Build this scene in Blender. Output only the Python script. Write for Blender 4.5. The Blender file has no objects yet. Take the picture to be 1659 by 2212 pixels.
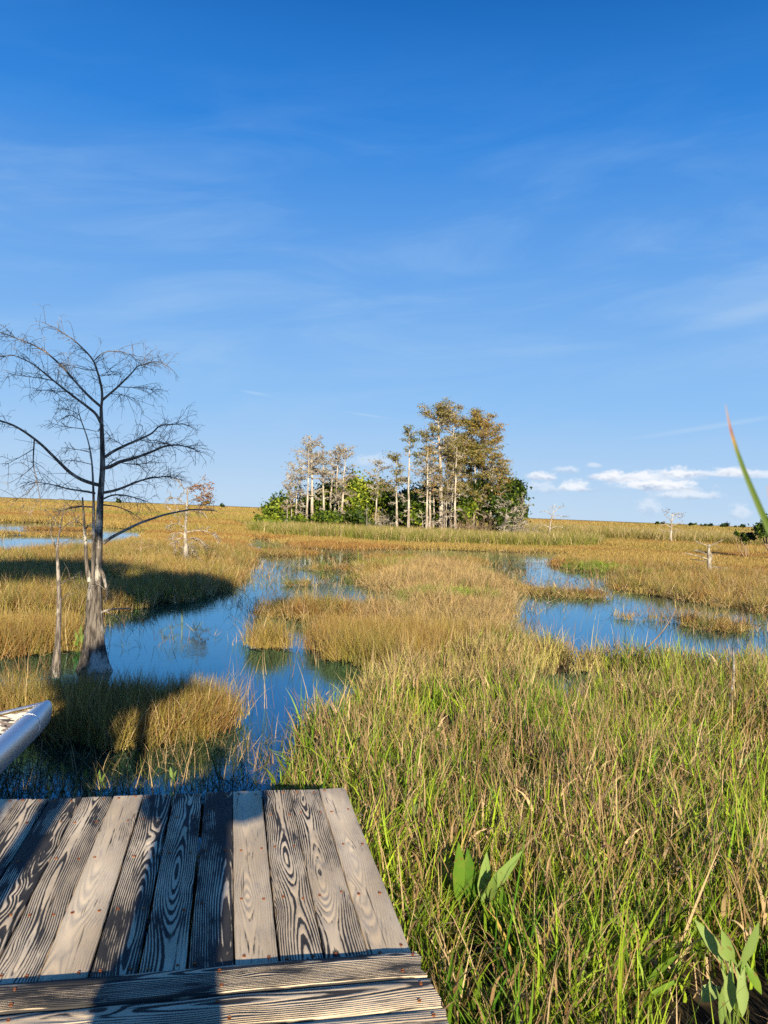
import bpy, math, random
import numpy as np
from mathutils import Vector, Matrix, Quaternion

# ------------------------------------------------------------------ frame, camera, sky, sun
S = bpy.context.scene
COL = S.collection
R = math.radians
W_, H_, F_ = 1659.0, 2212.0, 1609.0           # picture units the layout was measured in
HD = 0.70                                     # deck height above the water
ZC = HD + 1.45                                # camera height
ROLL = R(2.27)
RIGHT = np.array([math.cos(ROLL), 0, math.sin(ROLL)])
UP = np.array([-math.sin(ROLL), 0, math.cos(ROLL)])
FWD = np.array([0., 1., 0.])
cam_d = bpy.data.cameras.new('camera'); cam = bpy.data.objects.new('camera', cam_d); COL.objects.link(cam)
cam.matrix_world = Matrix(((RIGHT[0], UP[0], 0, 0), (0, 0, -1, 0), (RIGHT[2], UP[2], 0, ZC), (0, 0, 0, 1)))
cam_d.sensor_fit = 'VERTICAL'; cam_d.sensor_height = 24; cam_d.sensor_width = 18
cam_d.lens = 24 * F_ / H_
cam_d.clip_start = 0.02; cam_d.clip_end = 9000
cam_d.dof.use_dof = True; cam_d.dof.focus_distance = 9.0; cam_d.dof.aperture_fstop = 5.2
S.camera = cam
S.render.resolution_x, S.render.resolution_y = 768, 1024
S.view_settings.view_transform = 'Standard'; S.view_settings.look = 'None'
S.view_settings.gamma = 1; S.view_settings.exposure = 0.82
S.cycles.use_denoising = False

SUN_EL, SUN_AZ = R(19.0), R(170.0)            # behind the camera and a little to the right
SUN_DIR = Vector((math.sin(SUN_AZ) * math.cos(SUN_EL), math.cos(SUN_AZ) * math.cos(SUN_EL), math.sin(SUN_EL)))
sd = bpy.data.lights.new('sun', 'SUN'); sd.energy = 5.0; sd.angle = R(0.5); sd.color = (1.0, 0.85, 0.62)
so = bpy.data.objects.new('sun', sd); COL.objects.link(so)
so.rotation_euler = (-SUN_DIR).to_track_quat('-Z', 'Y').to_euler(); so.location = (5, -30, 30)

def nd(nt, typ, **kw):
    n = nt.nodes.new(typ)
    for k, v in kw.items():
        if k == 'inp':
            for a, b in v.items(): n.inputs[a].default_value = b
        else: setattr(n, k, v)
    return n
def mth(nt, op, a, b=None, c=None, clamp=False):
    n = nt.nodes.new('ShaderNodeMath'); n.operation = op; n.use_clamp = clamp
    for i, v in enumerate((a, b, c)):
        if v is None: continue
        if isinstance(v, (int, float)): n.inputs[i].default_value = v
        else: nt.links.new(v, n.inputs[i])
    return n.outputs[0]
def mixc(nt, fac, a, b, mode='MIX'):
    n = nt.nodes.new('ShaderNodeMix'); n.data_type = 'RGBA'; n.blend_type = mode; n.clamp_factor = True
    for sock, v in ((n.inputs[0], fac), (n.inputs[6], a), (n.inputs[7], b)):
        if isinstance(v, (int, float)): sock.default_value = v
        elif isinstance(v, tuple): sock.default_value = v if len(v) == 4 else (*v, 1)
        else: nt.links.new(v, sock)
    return n.outputs[2]
def sstep(nt, x, lo, hi):
    n = nt.nodes.new('ShaderNodeMapRange'); n.interpolation_type = 'SMOOTHSTEP'
    nt.links.new(x, n.inputs[0]); n.inputs[1].default_value = lo; n.inputs[2].default_value = hi
    return n.outputs[0]
def noise(nt, vec, scale, detail=4, rough=0.55, dist=0.0, out=0):
    n = nd(nt, 'ShaderNodeTexNoise'); n.inputs['Scale'].default_value = scale; n.inputs['Detail'].default_value = detail
    n.inputs['Roughness'].default_value = rough; n.inputs['Distortion'].default_value = dist
    if vec is not None: nt.links.new(vec, n.inputs['Vector'])
    return n.outputs[out]

wd = bpy.data.worlds.new('World'); S.world = wd; wd.use_nodes = True
def build_world():
    nt = wd.node_tree; bg = nt.nodes['Background']; L = nt.links.new
    sk = nd(nt, 'ShaderNodeTexSky', sky_type='NISHITA', sun_disc=False)
    sk.sun_elevation = SUN_EL; sk.sun_rotation = SUN_AZ; sk.air_density = 1.0; sk.dust_density = 0.35; sk.ozone_density = 3.0
    hs = nd(nt, 'ShaderNodeHueSaturation'); hs.inputs['Saturation'].default_value = 1.25
    L(sk.outputs[0], hs.inputs['Color'])
    tc = nd(nt, 'ShaderNodeTexCoord'); sep = nd(nt, 'ShaderNodeSeparateXYZ'); L(tc.outputs['Generated'], sep.inputs[0])
    x, y, z = sep.outputs
    el = mth(nt, 'MULTIPLY', mth(nt, 'ARCSINE', z), 180 / math.pi)
    az = mth(nt, 'MULTIPLY', mth(nt, 'ARCTAN2', x, y), 180 / math.pi)
    skyc = mixc(nt, 1.0, hs.outputs[0], (0.16, 0.60, 0.94), 'MULTIPLY')
    # paler, moister air towards the horizon
    for e0, e1, c in ((37., 26., (.23, 1.56, 4.6)), (27., 17., (1.0, 2.55, 5.3)), (17., 8., (1.85, 3.5, 5.75)), (8., -.5, (3.7, 4.65, 5.55))):
        mr = nd(nt, 'ShaderNodeMapRange'); L(el, mr.inputs[0]); mr.inputs[1].default_value = e0; mr.inputs[2].default_value = e1
        skyc = mixc(nt, mth(nt, 'MULTIPLY', mr.outputs[0], .94), skyc, c)
    # thin streaks of cirrus, stretched along the horizon
    cv = nd(nt, 'ShaderNodeCombineXYZ')
    L(mth(nt, 'MULTIPLY', az, 0.045), cv.inputs[0])
    L(mth(nt, 'MULTIPLY', mth(nt, 'SUBTRACT', el, mth(nt, 'MULTIPLY', az, 0.10)), 0.22), cv.inputs[1])
    n1 = noise(nt, cv.outputs[0], 1.1, 6, 0.6, 0.6)
    wisp = mth(nt, 'MULTIPLY', sstep(nt, n1, 0.38, 0.82), sstep(nt, el, 34.0, 12.0))
    skyc = mixc(nt, mth(nt, 'MULTIPLY', wisp, 0.50), skyc, (2.6, 3.9, 5.6))
    # single thin streaks
    for a0, e0, w, h, tilt in ((-10.2, 8.55, 1.5, .16, -.10), (-1.6, 7.35, 2.3, .13, -.10), (23.5, 6.9, 7.0, .26, .16), (26, 14.6, 7, .9, .2)):
        u = mth(nt, 'DIVIDE', mth(nt, 'SUBTRACT', az, a0), w)
        v = mth(nt, 'DIVIDE', mth(nt, 'SUBTRACT', mth(nt, 'SUBTRACT', el, e0), mth(nt, 'MULTIPLY', mth(nt, 'SUBTRACT', az, a0), tilt)), h)
        d = mth(nt, 'SQRT', mth(nt, 'ADD', mth(nt, 'MULTIPLY', u, u), mth(nt, 'MULTIPLY', v, v)))
        m = mth(nt, 'MULTIPLY', sstep(nt, d, 1.1, 0.0), 0.30)
        skyc = mixc(nt, m, skyc, (3.6, 4.6, 5.7))
    # small fair-weather cumulus low over the marsh
    cn = nd(nt, 'ShaderNodeCombineXYZ'); L(az, cn.inputs[0]); L(mth(nt, 'MULTIPLY', el, 1.6), cn.inputs[1])
    nf = noise(nt, cn.outputs[0], 1.1, 7, 0.62); nb = mth(nt, 'SUBTRACT', nf, 0.5)
    clouds = ((11.9, 3.05, 1.0, .30, .85), (13.7, 3.6, .8, .22, .45), (14.2, 2.35, 1.15, .38, .85), (12.0, 2.2, 1.2, .4, .35),
              (16.8, 3.15, 1.2, .36, .95), (18.9, 3.2, 1.25, .30, .85), (20.6, 3.3, 2.2, .34, .5), (21.5, 3.5, .95, .36, .9),
              (20.0, 2.62, 2.6, .42, 1.0), (22.0, 2.0, 2.1, .30, .6), (23.6, 3.55, 1.7, .20, .6), (25.0, 3.75, 1.2, .24, .85),
              (26.6, 3.5, 2.6, .26, .6), (19.6, .95, .8, .55, .35), (25.6, .85, .6, .5, .4), (-.9, 3.7, 1.6, .45, .30),
              (15.6, 4.0, .5, .16, .4))
    for a0, e0, w, h, op in clouds:
        u = mth(nt, 'DIVIDE', mth(nt, 'SUBTRACT', az, a0), w * 1.22)
        v = mth(nt, 'DIVIDE', mth(nt, 'SUBTRACT', el, e0), h * 1.6)
        v2 = mth(nt, 'MULTIPLY', v, mth(nt, 'ADD', 1.0, mth(nt, 'MULTIPLY', mth(nt, 'LESS_THAN', v, 0.0), 0.9)))  # flatter below
        d = mth(nt, 'SQRT', mth(nt, 'ADD', mth(nt, 'MULTIPLY', u, u), mth(nt, 'MULTIPLY', v2, v2)))
        d = mth(nt, 'ADD', d, mth(nt, 'MULTIPLY', nb, 2.0))
        m = mth(nt, 'MULTIPLY', sstep(nt, d, 1.2, 0.45), op * .9)
        ctop = mixc(nt, sstep(nt, mth(nt, 'ADD', v, mth(nt, 'MULTIPLY', nb, 3.0)), -0.75, 0.35), (2.9, 3.6, 4.8), (6.4, 6.4, 6.5))
        skyc = mixc(nt, m, skyc, ctop)
    L(skyc, bg.inputs[0]); bg.inputs[1].default_value = 0.090
build_world()

# ------------------------------------------------------------------ helpers
rng = np.random.default_rng(7)
rnd = random.Random(11)
def ray(px, py): return FWD * F_ + (px - W_ / 2) * RIGHT - (py - H_ / 2) * UP
def at_z(px, py, z=0.0):
    d = ray(px, py); t = (z - ZC) / d[2]; return np.array([0, 0, ZC]) + d * t
def at_y(px, py, y):
    d = ray(px, py); return np.array([0, 0, ZC]) + d * (y / d[1])

def hash2(ix, iy, seed):
    h = (ix.astype(np.int64) * 374761393 + iy.astype(np.int64) * 668265263 + seed * 144269) & 0xffffffff
    h = ((h ^ (h >> 13)) * 1274126177) & 0xffffffff
    return ((h ^ (h >> 16)) & 0xffff) / 65535.0
def vnoise(x, y, seed=0):
    ix, iy = np.floor(x), np.floor(y); fx, fy = x - ix, y - iy
    fx = fx * fx * (3 - 2 * fx); fy = fy * fy * (3 - 2 * fy)
    a, b, c, d = hash2(ix, iy, seed), hash2(ix + 1, iy, seed), hash2(ix, iy + 1, seed), hash2(ix + 1, iy + 1, seed)
    return (a * (1 - fx) + b * fx) * (1 - fy) + (c * (1 - fx) + d * fx) * fy
def fbm(x, y, seed=0, o=4):
    s = np.zeros_like(x, dtype=float); a = .5; t = 0
    for i in range(o):
        s += a * vnoise(x, y, seed + i * 17); t += a; a *= .5; x = x * 2.03 + 5.1; y = y * 2.03 + 9.7
    return s / t

class MB:
    """collects quads and triangles with a per-vertex 'bl' colour and a material index"""
    def __init__(s): s.v = []; s.q = []; s.t = []; s.c = []; s.qm = []; s.tm = []; s.n = 0
    def add(s, v, q=None, t=None, c=(0, .5, 0), m=0):
        v = np.asarray(v, float).reshape(-1, 3); b = s.n
        s.v.append(v); s.n += len(v)
        c = np.asarray(c, float); s.c.append(np.broadcast_to(c, (len(v), 3)))
        if q is not None and len(q): q = np.asarray(q, int).reshape(-1, 4) + b; s.q.append(q); s.qm.append(np.full(len(q), m))
        if t is not None and len(t): t = np.asarray(t, int).reshape(-1, 3) + b; s.t.append(t); s.tm.append(np.full(len(t), m))
    def tube(s, pts, rad, sides=6, c=(0, .5, 0), m=0, cap=True):
        p = np.asarray(pts, float); n = len(p); rad = np.broadcast_to(np.asarray(rad, float), (n,))
        tan = np.gradient(p, axis=0); tan /= np.linalg.norm(tan, axis=1)[:, None] + 1e-9
        ref = np.array([0, 0, 1.]) if abs(tan[:, 2]).mean() < .8 else np.array([1., 0, 0])
        a = np.cross(tan, ref); a /= np.linalg.norm(a, axis=1)[:, None] + 1e-9; b = np.cross(tan, a)
        th = np.arange(sides) * 2 * math.pi / sides
        v = p[:, None] + rad[:, None, None] * (np.cos(th)[None, :, None] * a[:, None] + np.sin(th)[None, :, None] * b[:, None])
        i = np.arange(n - 1)[:, None] * sides; j = np.arange(sides)[None]; k = (j + 1) % sides
        q = np.stack([i + j, i + k, i + sides + k, i + sides + j], -1).reshape(-1, 4)
        t = None
        if cap and sides > 2: t = [[(n - 1) * sides, (n - 1) * sides + k1, (n - 1) * sides + k1 + 1] for k1 in range(1, sides - 1)]
        s.add(v.reshape(-1, 3), q, t, c, m)
    def build(s, name, mat, parent=None, smooth=False):
        me = bpy.data.meshes.new(name); v = np.concatenate(s.v); q = np.concatenate(s.q) if s.q else np.zeros((0, 4), int)
        t = np.concatenate(s.t) if s.t else np.zeros((0, 3), int)
        me.vertices.add(len(v)); me.vertices.foreach_set('co', v.ravel())
        me.loops.add(q.size + t.size); me.loops.foreach_set('vertex_index', np.concatenate([q.ravel(), t.ravel()]))
        me.polygons.add(len(q) + len(t))
        me.polygons.foreach_set('loop_start', np.concatenate([np.arange(len(q)) * 4, q.size + np.arange(len(t)) * 3]))
        mi = np.concatenate((s.qm + s.tm)) if (s.qm or s.tm) else []
        me.polygons.foreach_set('material_index', np.asarray(mi, int))
        if smooth: me.polygons.foreach_set('use_smooth', np.ones(len(q) + len(t), bool))
        me.update(calc_edges=True)
        at = me.attributes.new('bl', 'FLOAT_COLOR', 'POINT'); c = np.concatenate(s.c)
        at.data.foreach_set('color', np.concatenate([c, np.ones((len(c), 1))], 1).ravel())
        for m in (mat if isinstance(mat, (list, tuple)) else [mat]): me.materials.append(m)
        me.validate()
        o = bpy.data.objects.new(name, me); o.parent = parent
        if s.link: COL.objects.link(o)
        return o
    link = True
def empty(name, loc):
    o = bpy.data.objects.new(name, None); COL.objects.link(o); o.location = loc; o.empty_display_size = .2; return o
def tag(o, label=None, cat=None, group=None, kind=None):
    for k, v in (('label', label), ('category', cat), ('group', group), ('kind', kind)):
        if v: o[k] = v
    return o
def local(mb_pts, loc): return np.asarray(mb_pts) - np.asarray(loc)

# ------------------------------------------------------------------ materials
def new_mat(name):
    m = bpy.data.materials.new(name); m.use_nodes = True; nt = m.node_tree
    return m, nt, nt.nodes['Principled BSDF']
def bump(nt, h, bs, strength=.4, dist=.01):
    b = nd(nt, 'ShaderNodeBump'); b.inputs['Strength'].default_value = strength; b.inputs['Distance'].default_value = dist
    nt.links.new(h, b.inputs['Height']); nt.links.new(b.outputs[0], bs.inputs['Normal'])

def mat_wood():
    m, nt, bs = new_mat('weathered_deck_wood'); L = nt.links.new
    tc = nd(nt, 'ShaderNodeTexCoord'); oi = nd(nt, 'ShaderNodeObjectInfo')
    sep = nd(nt, 'ShaderNodeSeparateXYZ'); L(tc.outputs['Object'], sep.inputs[0]); x, y, z = sep.outputs
    rv = oi.outputs['Random']; off = mth(nt, 'MULTIPLY', rv, 53.0)
    def vec(sx, sy, dz=0.0):
        c = nd(nt, 'ShaderNodeCombineXYZ'); L(mth(nt, 'MULTIPLY', x, sx), c.inputs[0]); L(mth(nt, 'MULTIPLY', y, sy), c.inputs[1])
        L(mth(nt, 'ADD', off, dz), c.inputs[2]); return c.outputs[0]
    # growth rings of a log cut lengthwise: the pith wanders along the board
    n_p = noise(nt, vec(.4, 1.05), 1.0, 1, .4); n_x = noise(nt, vec(.4, .8, 7.0), 1.0, 2, .5); n_w = noise(nt, vec(16, 3.2, 3.0), 1.0, 3, .5)
    px = mth(nt, 'ADD', x, mth(nt, 'MULTIPLY', mth(nt, 'SUBTRACT', n_x, .5), .09))
    px = mth(nt, 'ADD', px, mth(nt, 'MULTIPLY', mth(nt, 'SUBTRACT', mth(nt, 'FRACT', mth(nt, 'MULTIPLY', rv, 7.31)), .5), .10))
    # knots bend the rings round them
    vo = nd(nt, 'ShaderNodeTexVoronoi', feature='F1'); vo.inputs['Scale'].default_value = 1.0; L(vec(8.0, 2.1, 1.7), vo.inputs['Vector'])
    kd = vo.outputs['Distance']; kn = sstep(nt, kd, .26, .0)
    dp = mth(nt, 'ADD', .012, mth(nt, 'MULTIPLY', mth(nt, 'ABSOLUTE', mth(nt, 'SUBTRACT', n_p, .40)), .17))
    rr = mth(nt, 'SQRT', mth(nt, 'ADD', mth(nt, 'MULTIPLY', px, px), mth(nt, 'MULTIPLY', dp, dp)))
    rr = mth(nt, 'ADD', rr, mth(nt, 'MULTIPLY', mth(nt, 'SUBTRACT', n_w, .5), .007))
    rr = mth(nt, 'ADD', rr, mth(nt, 'MULTIPLY', kn, .013))
    ring = mth(nt, 'ADD', .5, mth(nt, 'MULTIPLY', mth(nt, 'SINE', mth(nt, 'MULTIPLY', rr, 2 * math.pi / .0074)), .5))
    fine = noise(nt, vec(190, 6, 2.0), 1.0, 4, .68)
    wear = noise(nt, vec(9, 2.4, 11.0), 1.0, 4, .62)          # bleached or blackened areas
    wear = mth(nt, 'ADD', wear, mth(nt, 'MULTIPLY', mth(nt, 'SUBTRACT', mth(nt, 'FRACT', mth(nt, 'MULTIPLY', rv, 3.77)), .5), .40))
    fade = sstep(nt, noise(nt, vec(11, 3.0, 51.0), 1.0, 4, .6), .30, .62)      # where the rings stand out
    f = mth(nt, 'ADD', mth(nt, 'ADD', .05, mth(nt, 'MULTIPLY', mth(nt, 'SUBTRACT', ring, .28), mth(nt, 'ADD', .27, mth(nt, 'MULTIPLY', fade, .45)))), mth(nt, 'MULTIPLY', fine, .72))
    crack = sstep(nt, noise(nt, vec(75, 2.2, 61.0), 1.0, 2, .5), .66, .72)
    f = mth(nt, 'ADD', f, mth(nt, 'MULTIPLY', mth(nt, 'SUBTRACT', wear, .5), 1.9))
    tanf = sstep(nt, f, .31, .49)
    tan_c = mixc(nt, sstep(nt, noise(nt, vec(5, 2, 21.), 1.0, 3, .5), .35, .7), (.62, .49, .325), (.84, .69, .48))
    tan_c = mixc(nt, mth(nt, 'MULTIPLY', sstep(nt, noise(nt, vec(30, 8, 31.), 1.0, 3, .6), .5, .75), .42), tan_c, (.30, .285, .27))
    dark_c = mixc(nt, noise(nt, vec(40, 6, 41.), 1.0, 2, .5), (.012, .012, .012), (.075, .072, .070))
    colr = mixc(nt, tanf, dark_c, tan_c); colr = mixc(nt, mth(nt, 'MULTIPLY', crack, .85), colr, (.012, .011, .010))
    core = sstep(nt, kd, .075, .03)
    colr = mixc(nt, mth(nt, 'MULTIPLY', core, .6), colr, (.20, .13, .075))
    L(colr, bs.inputs['Base Color']); bs.inputs['Roughness'].default_value = .82; bs.inputs['Specular IOR Level'].default_value = .25
    bump(nt, mth(nt, 'ADD', mth(nt, 'MULTIPLY', ring, .6), mth(nt, 'MULTIPLY', fine, .5)), bs, .8, .005)
    return m
def mat_simple(name, c1, c2, scale=8, rough=.8, metal=0.0, stretch=(1, 1, 1), bstr=0.0, spec=.3, detail=4, lo=.35, hi=.65):
    m, nt, bs = new_mat(name); L = nt.links.new
    tc = nd(nt, 'ShaderNodeTexCoord'); mp = nd(nt, 'ShaderNodeMapping'); L(tc.outputs['Object'], mp.inputs[0]); mp.inputs['Scale'].default_value = stretch
    n = noise(nt, mp.outputs[0], scale, detail, .6)
    L(mixc(nt, sstep(nt, n, lo, hi), c1, c2), bs.inputs['Base Color'])
    bs.inputs['Roughness'].default_value = rough; bs.inputs['Metallic'].default_value = metal; bs.inputs['Specular IOR Level'].default_value = spec
    if bstr: bump(nt, n, bs, bstr, .02)
    return m
def mat_bark(name, dark, mid, light, patch=.5, scale=5.0):
    """streaky bark with pale lichen patches"""
    m, nt, bs = new_mat(name); L = nt.links.new
    tc = nd(nt, 'ShaderNodeTexCoord'); mp = nd(nt, 'ShaderNodeMapping'); L(tc.outputs['Object'], mp.inputs[0]); mp.inputs['Scale'].default_value = (1, 1, .13)
    s1 = noise(nt, mp.outputs[0], scale * 9, 4, .62, .3)
    mp2 = nd(nt, 'ShaderNodeMapping'); L(tc.outputs['Object'], mp2.inputs[0]); mp2.inputs['Scale'].default_value = (1, 1, .42)
    s2 = noise(nt, mp2.outputs[0], scale * 1.1, 5, .6)
    c = mixc(nt, sstep(nt, s1, .38, .64), dark, mid)
    pf = mth(nt, 'MULTIPLY', sstep(nt, s2, patch - .04, patch + .07), sstep(nt, s1, .25, .5))
    c = mixc(nt, pf, c, light)
    L(c, bs.inputs['Base Color']); bs.inputs['Roughness'].default_value = .9; bs.inputs['Specular IOR Level'].default_value = .2
    bump(nt, s1, bs, .8, .02)
    return m
def mat_leaf(name, cols, trans=.3, rough=.5, spots=False):
    """leaf clumps; 'bl' R picks between the colours, G the brightness of one leaf"""
    m, nt, bs = new_mat(name); L = nt.links.new
    a = nd(nt, 'ShaderNodeAttribute', attribute_name='bl'); sp = nd(nt, 'ShaderNodeSeparateColor'); L(a.outputs['Color'], sp.inputs[0])
    rp = nd(nt, 'ShaderNodeValToRGB'); L(sp.outputs[0], rp.inputs[0]); e = rp.color_ramp.elements
    e[0].color = (*cols[0], 1); e[1].color = (*cols[-1], 1)
    for i, c in enumerate(cols[1:-1]): k = e.new((i + 1) / (len(cols) - 1)); k.color = (*c, 1)
    br = nd(nt, 'ShaderNodeCombineColor'); g = mth(nt, 'ADD', .6, mth(nt, 'MULTIPLY', sp.outputs[1], .8))
    for i in range(3): L(g, br.inputs[i])
    c = mixc(nt, 1.0, rp.outputs[0], br.outputs[0], 'MULTIPLY')
    if spots:                                   # brown blemishes and faint lengthwise veins
        tc = nd(nt, 'ShaderNodeTexCoord'); sn = noise(nt, tc.outputs['Object'], 26, 3, .6); c = mixc(nt, mth(nt, 'MULTIPLY', sstep(nt, sn, .62, .70), .75), c, (.22, .13, .04))
        c = mixc(nt, mth(nt, 'MULTIPLY', sstep(nt, noise(nt, tc.outputs['Object'], 9, 3, .6), .5, .75), .45), c, (.27, .27, .05))
    L(c, bs.inputs['Base Color']); bs.inputs['Roughness'].default_value = rough; bs.inputs['Specular IOR Level'].default_value = .25
    tr = nd(nt, 'ShaderNodeBsdfTranslucent'); L(c, tr.inputs[0]); mx = nd(nt, 'ShaderNodeMixShader'); mx.inputs[0].default_value = trans
    L(bs.outputs[0], mx.inputs[1]); L(tr.outputs[0], mx.inputs[2]); L(mx.outputs[0], nt.nodes['Material Output'].inputs[0])
    return m
def mat_grass(name, geo_only=False):
    """blade colour = the tuft's own tint, with dead straw-coloured blades and browning tips"""
    m, nt, bs = new_mat(name); L = nt.links.new
    ic = nd(nt, 'ShaderNodeAttribute', attribute_name='icol', attribute_type='INSTANCER')
    a = nd(nt, 'ShaderNodeAttribute', attribute_name='bl'); sp = nd(nt, 'ShaderNodeSeparateColor'); L(a.outputs['Color'], sp.inputs[0])
    dead, var, t = sp.outputs[0], sp.outputs[1], sp.outputs[2]
    straw = mixc(nt, var, (.24, .140, .060), (.66, .50, .27))
    g = mth(nt, 'ADD', .55, mth(nt, 'MULTIPLY', var, .95)); br = nd(nt, 'ShaderNodeCombineColor')
    for i in range(3): L(g, br.inputs[i])
    c = mixc(nt, 1.0, ic.outputs['Color'], br.outputs[0], 'MULTIPLY')
    c = mixc(nt, mth(nt, 'MULTIPLY', sstep(nt, t, .80, 1.0), .30), c, (.40, .29, .10))
    c = mixc(nt, dead, c, straw)
    L(c, bs.inputs['Base Color']); bs.inputs['Roughness'].default_value = .55; bs.inputs['Specular IOR Level'].default_value = .22
    tr = nd(nt, 'ShaderNodeBsdfTranslucent'); L(c, tr.inputs[0]); mx = nd(nt, 'ShaderNodeMixShader'); mx.inputs[0].default_value = .22
    L(bs.outputs[0], mx.inputs[1]); L(tr.outputs[0], mx.inputs[2]); L(mx.outputs[0], nt.nodes['Material Output'].inputs[0])
    return m
def mat_ground():
    m, nt, bs = new_mat('marsh_peat'); L = nt.links.new
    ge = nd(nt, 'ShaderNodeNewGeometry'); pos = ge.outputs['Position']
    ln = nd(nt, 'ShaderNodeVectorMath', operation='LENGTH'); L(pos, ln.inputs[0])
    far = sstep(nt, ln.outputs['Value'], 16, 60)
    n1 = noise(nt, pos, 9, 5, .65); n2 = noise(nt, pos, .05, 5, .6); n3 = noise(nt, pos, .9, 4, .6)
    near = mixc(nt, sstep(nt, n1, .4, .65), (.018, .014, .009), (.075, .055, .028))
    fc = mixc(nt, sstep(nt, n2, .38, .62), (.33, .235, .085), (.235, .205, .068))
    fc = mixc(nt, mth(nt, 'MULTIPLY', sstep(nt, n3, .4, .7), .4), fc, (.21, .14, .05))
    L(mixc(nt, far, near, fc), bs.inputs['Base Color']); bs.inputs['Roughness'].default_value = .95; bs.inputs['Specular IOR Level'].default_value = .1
    return m
def mat_water():
    m, nt, bs = new_mat('marsh_water'); L = nt.links.new
    ge = nd(nt, 'ShaderNodeNewGeometry'); pos = ge.outputs['Position']
    bs.inputs['Base Color'].default_value = (.010, .012, .010, 1); bs.inputs['Roughness'].default_value = .6; bs.inputs['Specular IOR Level'].default_value = 0
    mp = nd(nt, 'ShaderNodeMapping'); L(pos, mp.inputs[0]); mp.inputs['Scale'].default_value = (1, 1.6, 1)
    n1 = noise(nt, mp.outputs[0], 5.0, 3, .5); n2 = noise(nt, pos, .35, 3, .5)
    b = nd(nt, 'ShaderNodeBump'); b.inputs['Distance'].default_value = .02; L(n1, b.inputs['Height'])
    L(mth(nt, 'MULTIPLY', sstep(nt, n2, .40, .66), .22), b.inputs['Strength'])
    # clear blue-tinted surface reflection: red fades fastest as the view steepens
    fr = nd(nt, 'ShaderNodeFresnel'); fr.inputs['IOR'].default_value = 1.333; gc = nd(nt, 'ShaderNodeCombineColor')
    for i_, ex in enumerate((1.35, .72, .52)): L(mth(nt, 'POWER', fr.outputs[0], ex), gc.inputs[i_])
    gl = nd(nt, 'ShaderNodeBsdfGlossy'); gl.inputs['Roughness'].default_value = .03; L(gc.outputs[0], gl.inputs['Color']); L(b.outputs[0], gl.inputs['Normal'])
    ad = nd(nt, 'ShaderNodeAddShader'); L(bs.outputs[0], ad.inputs[0]); L(gl.outputs[0], ad.inputs[1]); L(ad.outputs[0], nt.nodes['Material Output'].inputs[0])
    return m
M = {}
M['wood'] = mat_wood()
M['rust'] = mat_simple('rusty_screw', (.22, .065, .02), (.36, .13, .04), 60, .8)
M['beam'] = mat_simple('damp_timber', (.05, .04, .03), (.12, .10, .075), 12, .9, stretch=(1, 1, .2))
M['bark_dark'] = mat_bark('grey_cypress_bark', (.045, .038, .032), (.19, .165, .138), (.54, .51, .44), .55, 4.0)
M['limb_dark'] = mat_bark('weathered_cypress_limb', (.075, .062, .052), (.27, .23, .19), (.44, .40, .34), .56, 6.0)
M['limb_grey'] = mat_bark('grey_dead_limb', (.10, .085, .07), (.24, .21, .175), (.34, .31, .27), .54, 6.0)
M['bark_pale'] = mat_bark('pale_cypress_bark', (.22, .18, .135), (.40, .345, .275), (.54, .49, .41), .50, 1.6)
M['bark_dead'] = mat_bark('bleached_deadwood', (.17, .145, .11), (.34, .30, .24), (.46, .42, .35), .52, 6.0)
M['leaf_amber'] = mat_leaf('amber_cypress_foliage', [(.125, .155, .042), (.275, .235, .058), (.370, .250, .060), (.350, .165, .050)], .30)
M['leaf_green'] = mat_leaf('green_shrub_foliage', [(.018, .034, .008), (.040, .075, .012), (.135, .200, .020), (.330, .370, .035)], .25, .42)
M['leaf_rust'] = mat_leaf('rusty_dry_foliage', [(.16, .06, .02), (.30, .13, .04), (.38, .22, .09)], .25)
M['leaf_broad'] = mat_leaf('broad_marsh_leaf', [(.060, .165, .014), (.140, .255, .028), (.250, .340, .110)], .30, .38, True)
M['twig'] = mat_simple('bramble_twig', (.20, .12, .07), (.34, .25, .16), 5)
M['grass'] = mat_grass('marsh_grass')
M['ground'] = mat_ground(); M['water'] = mat_water()

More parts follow.
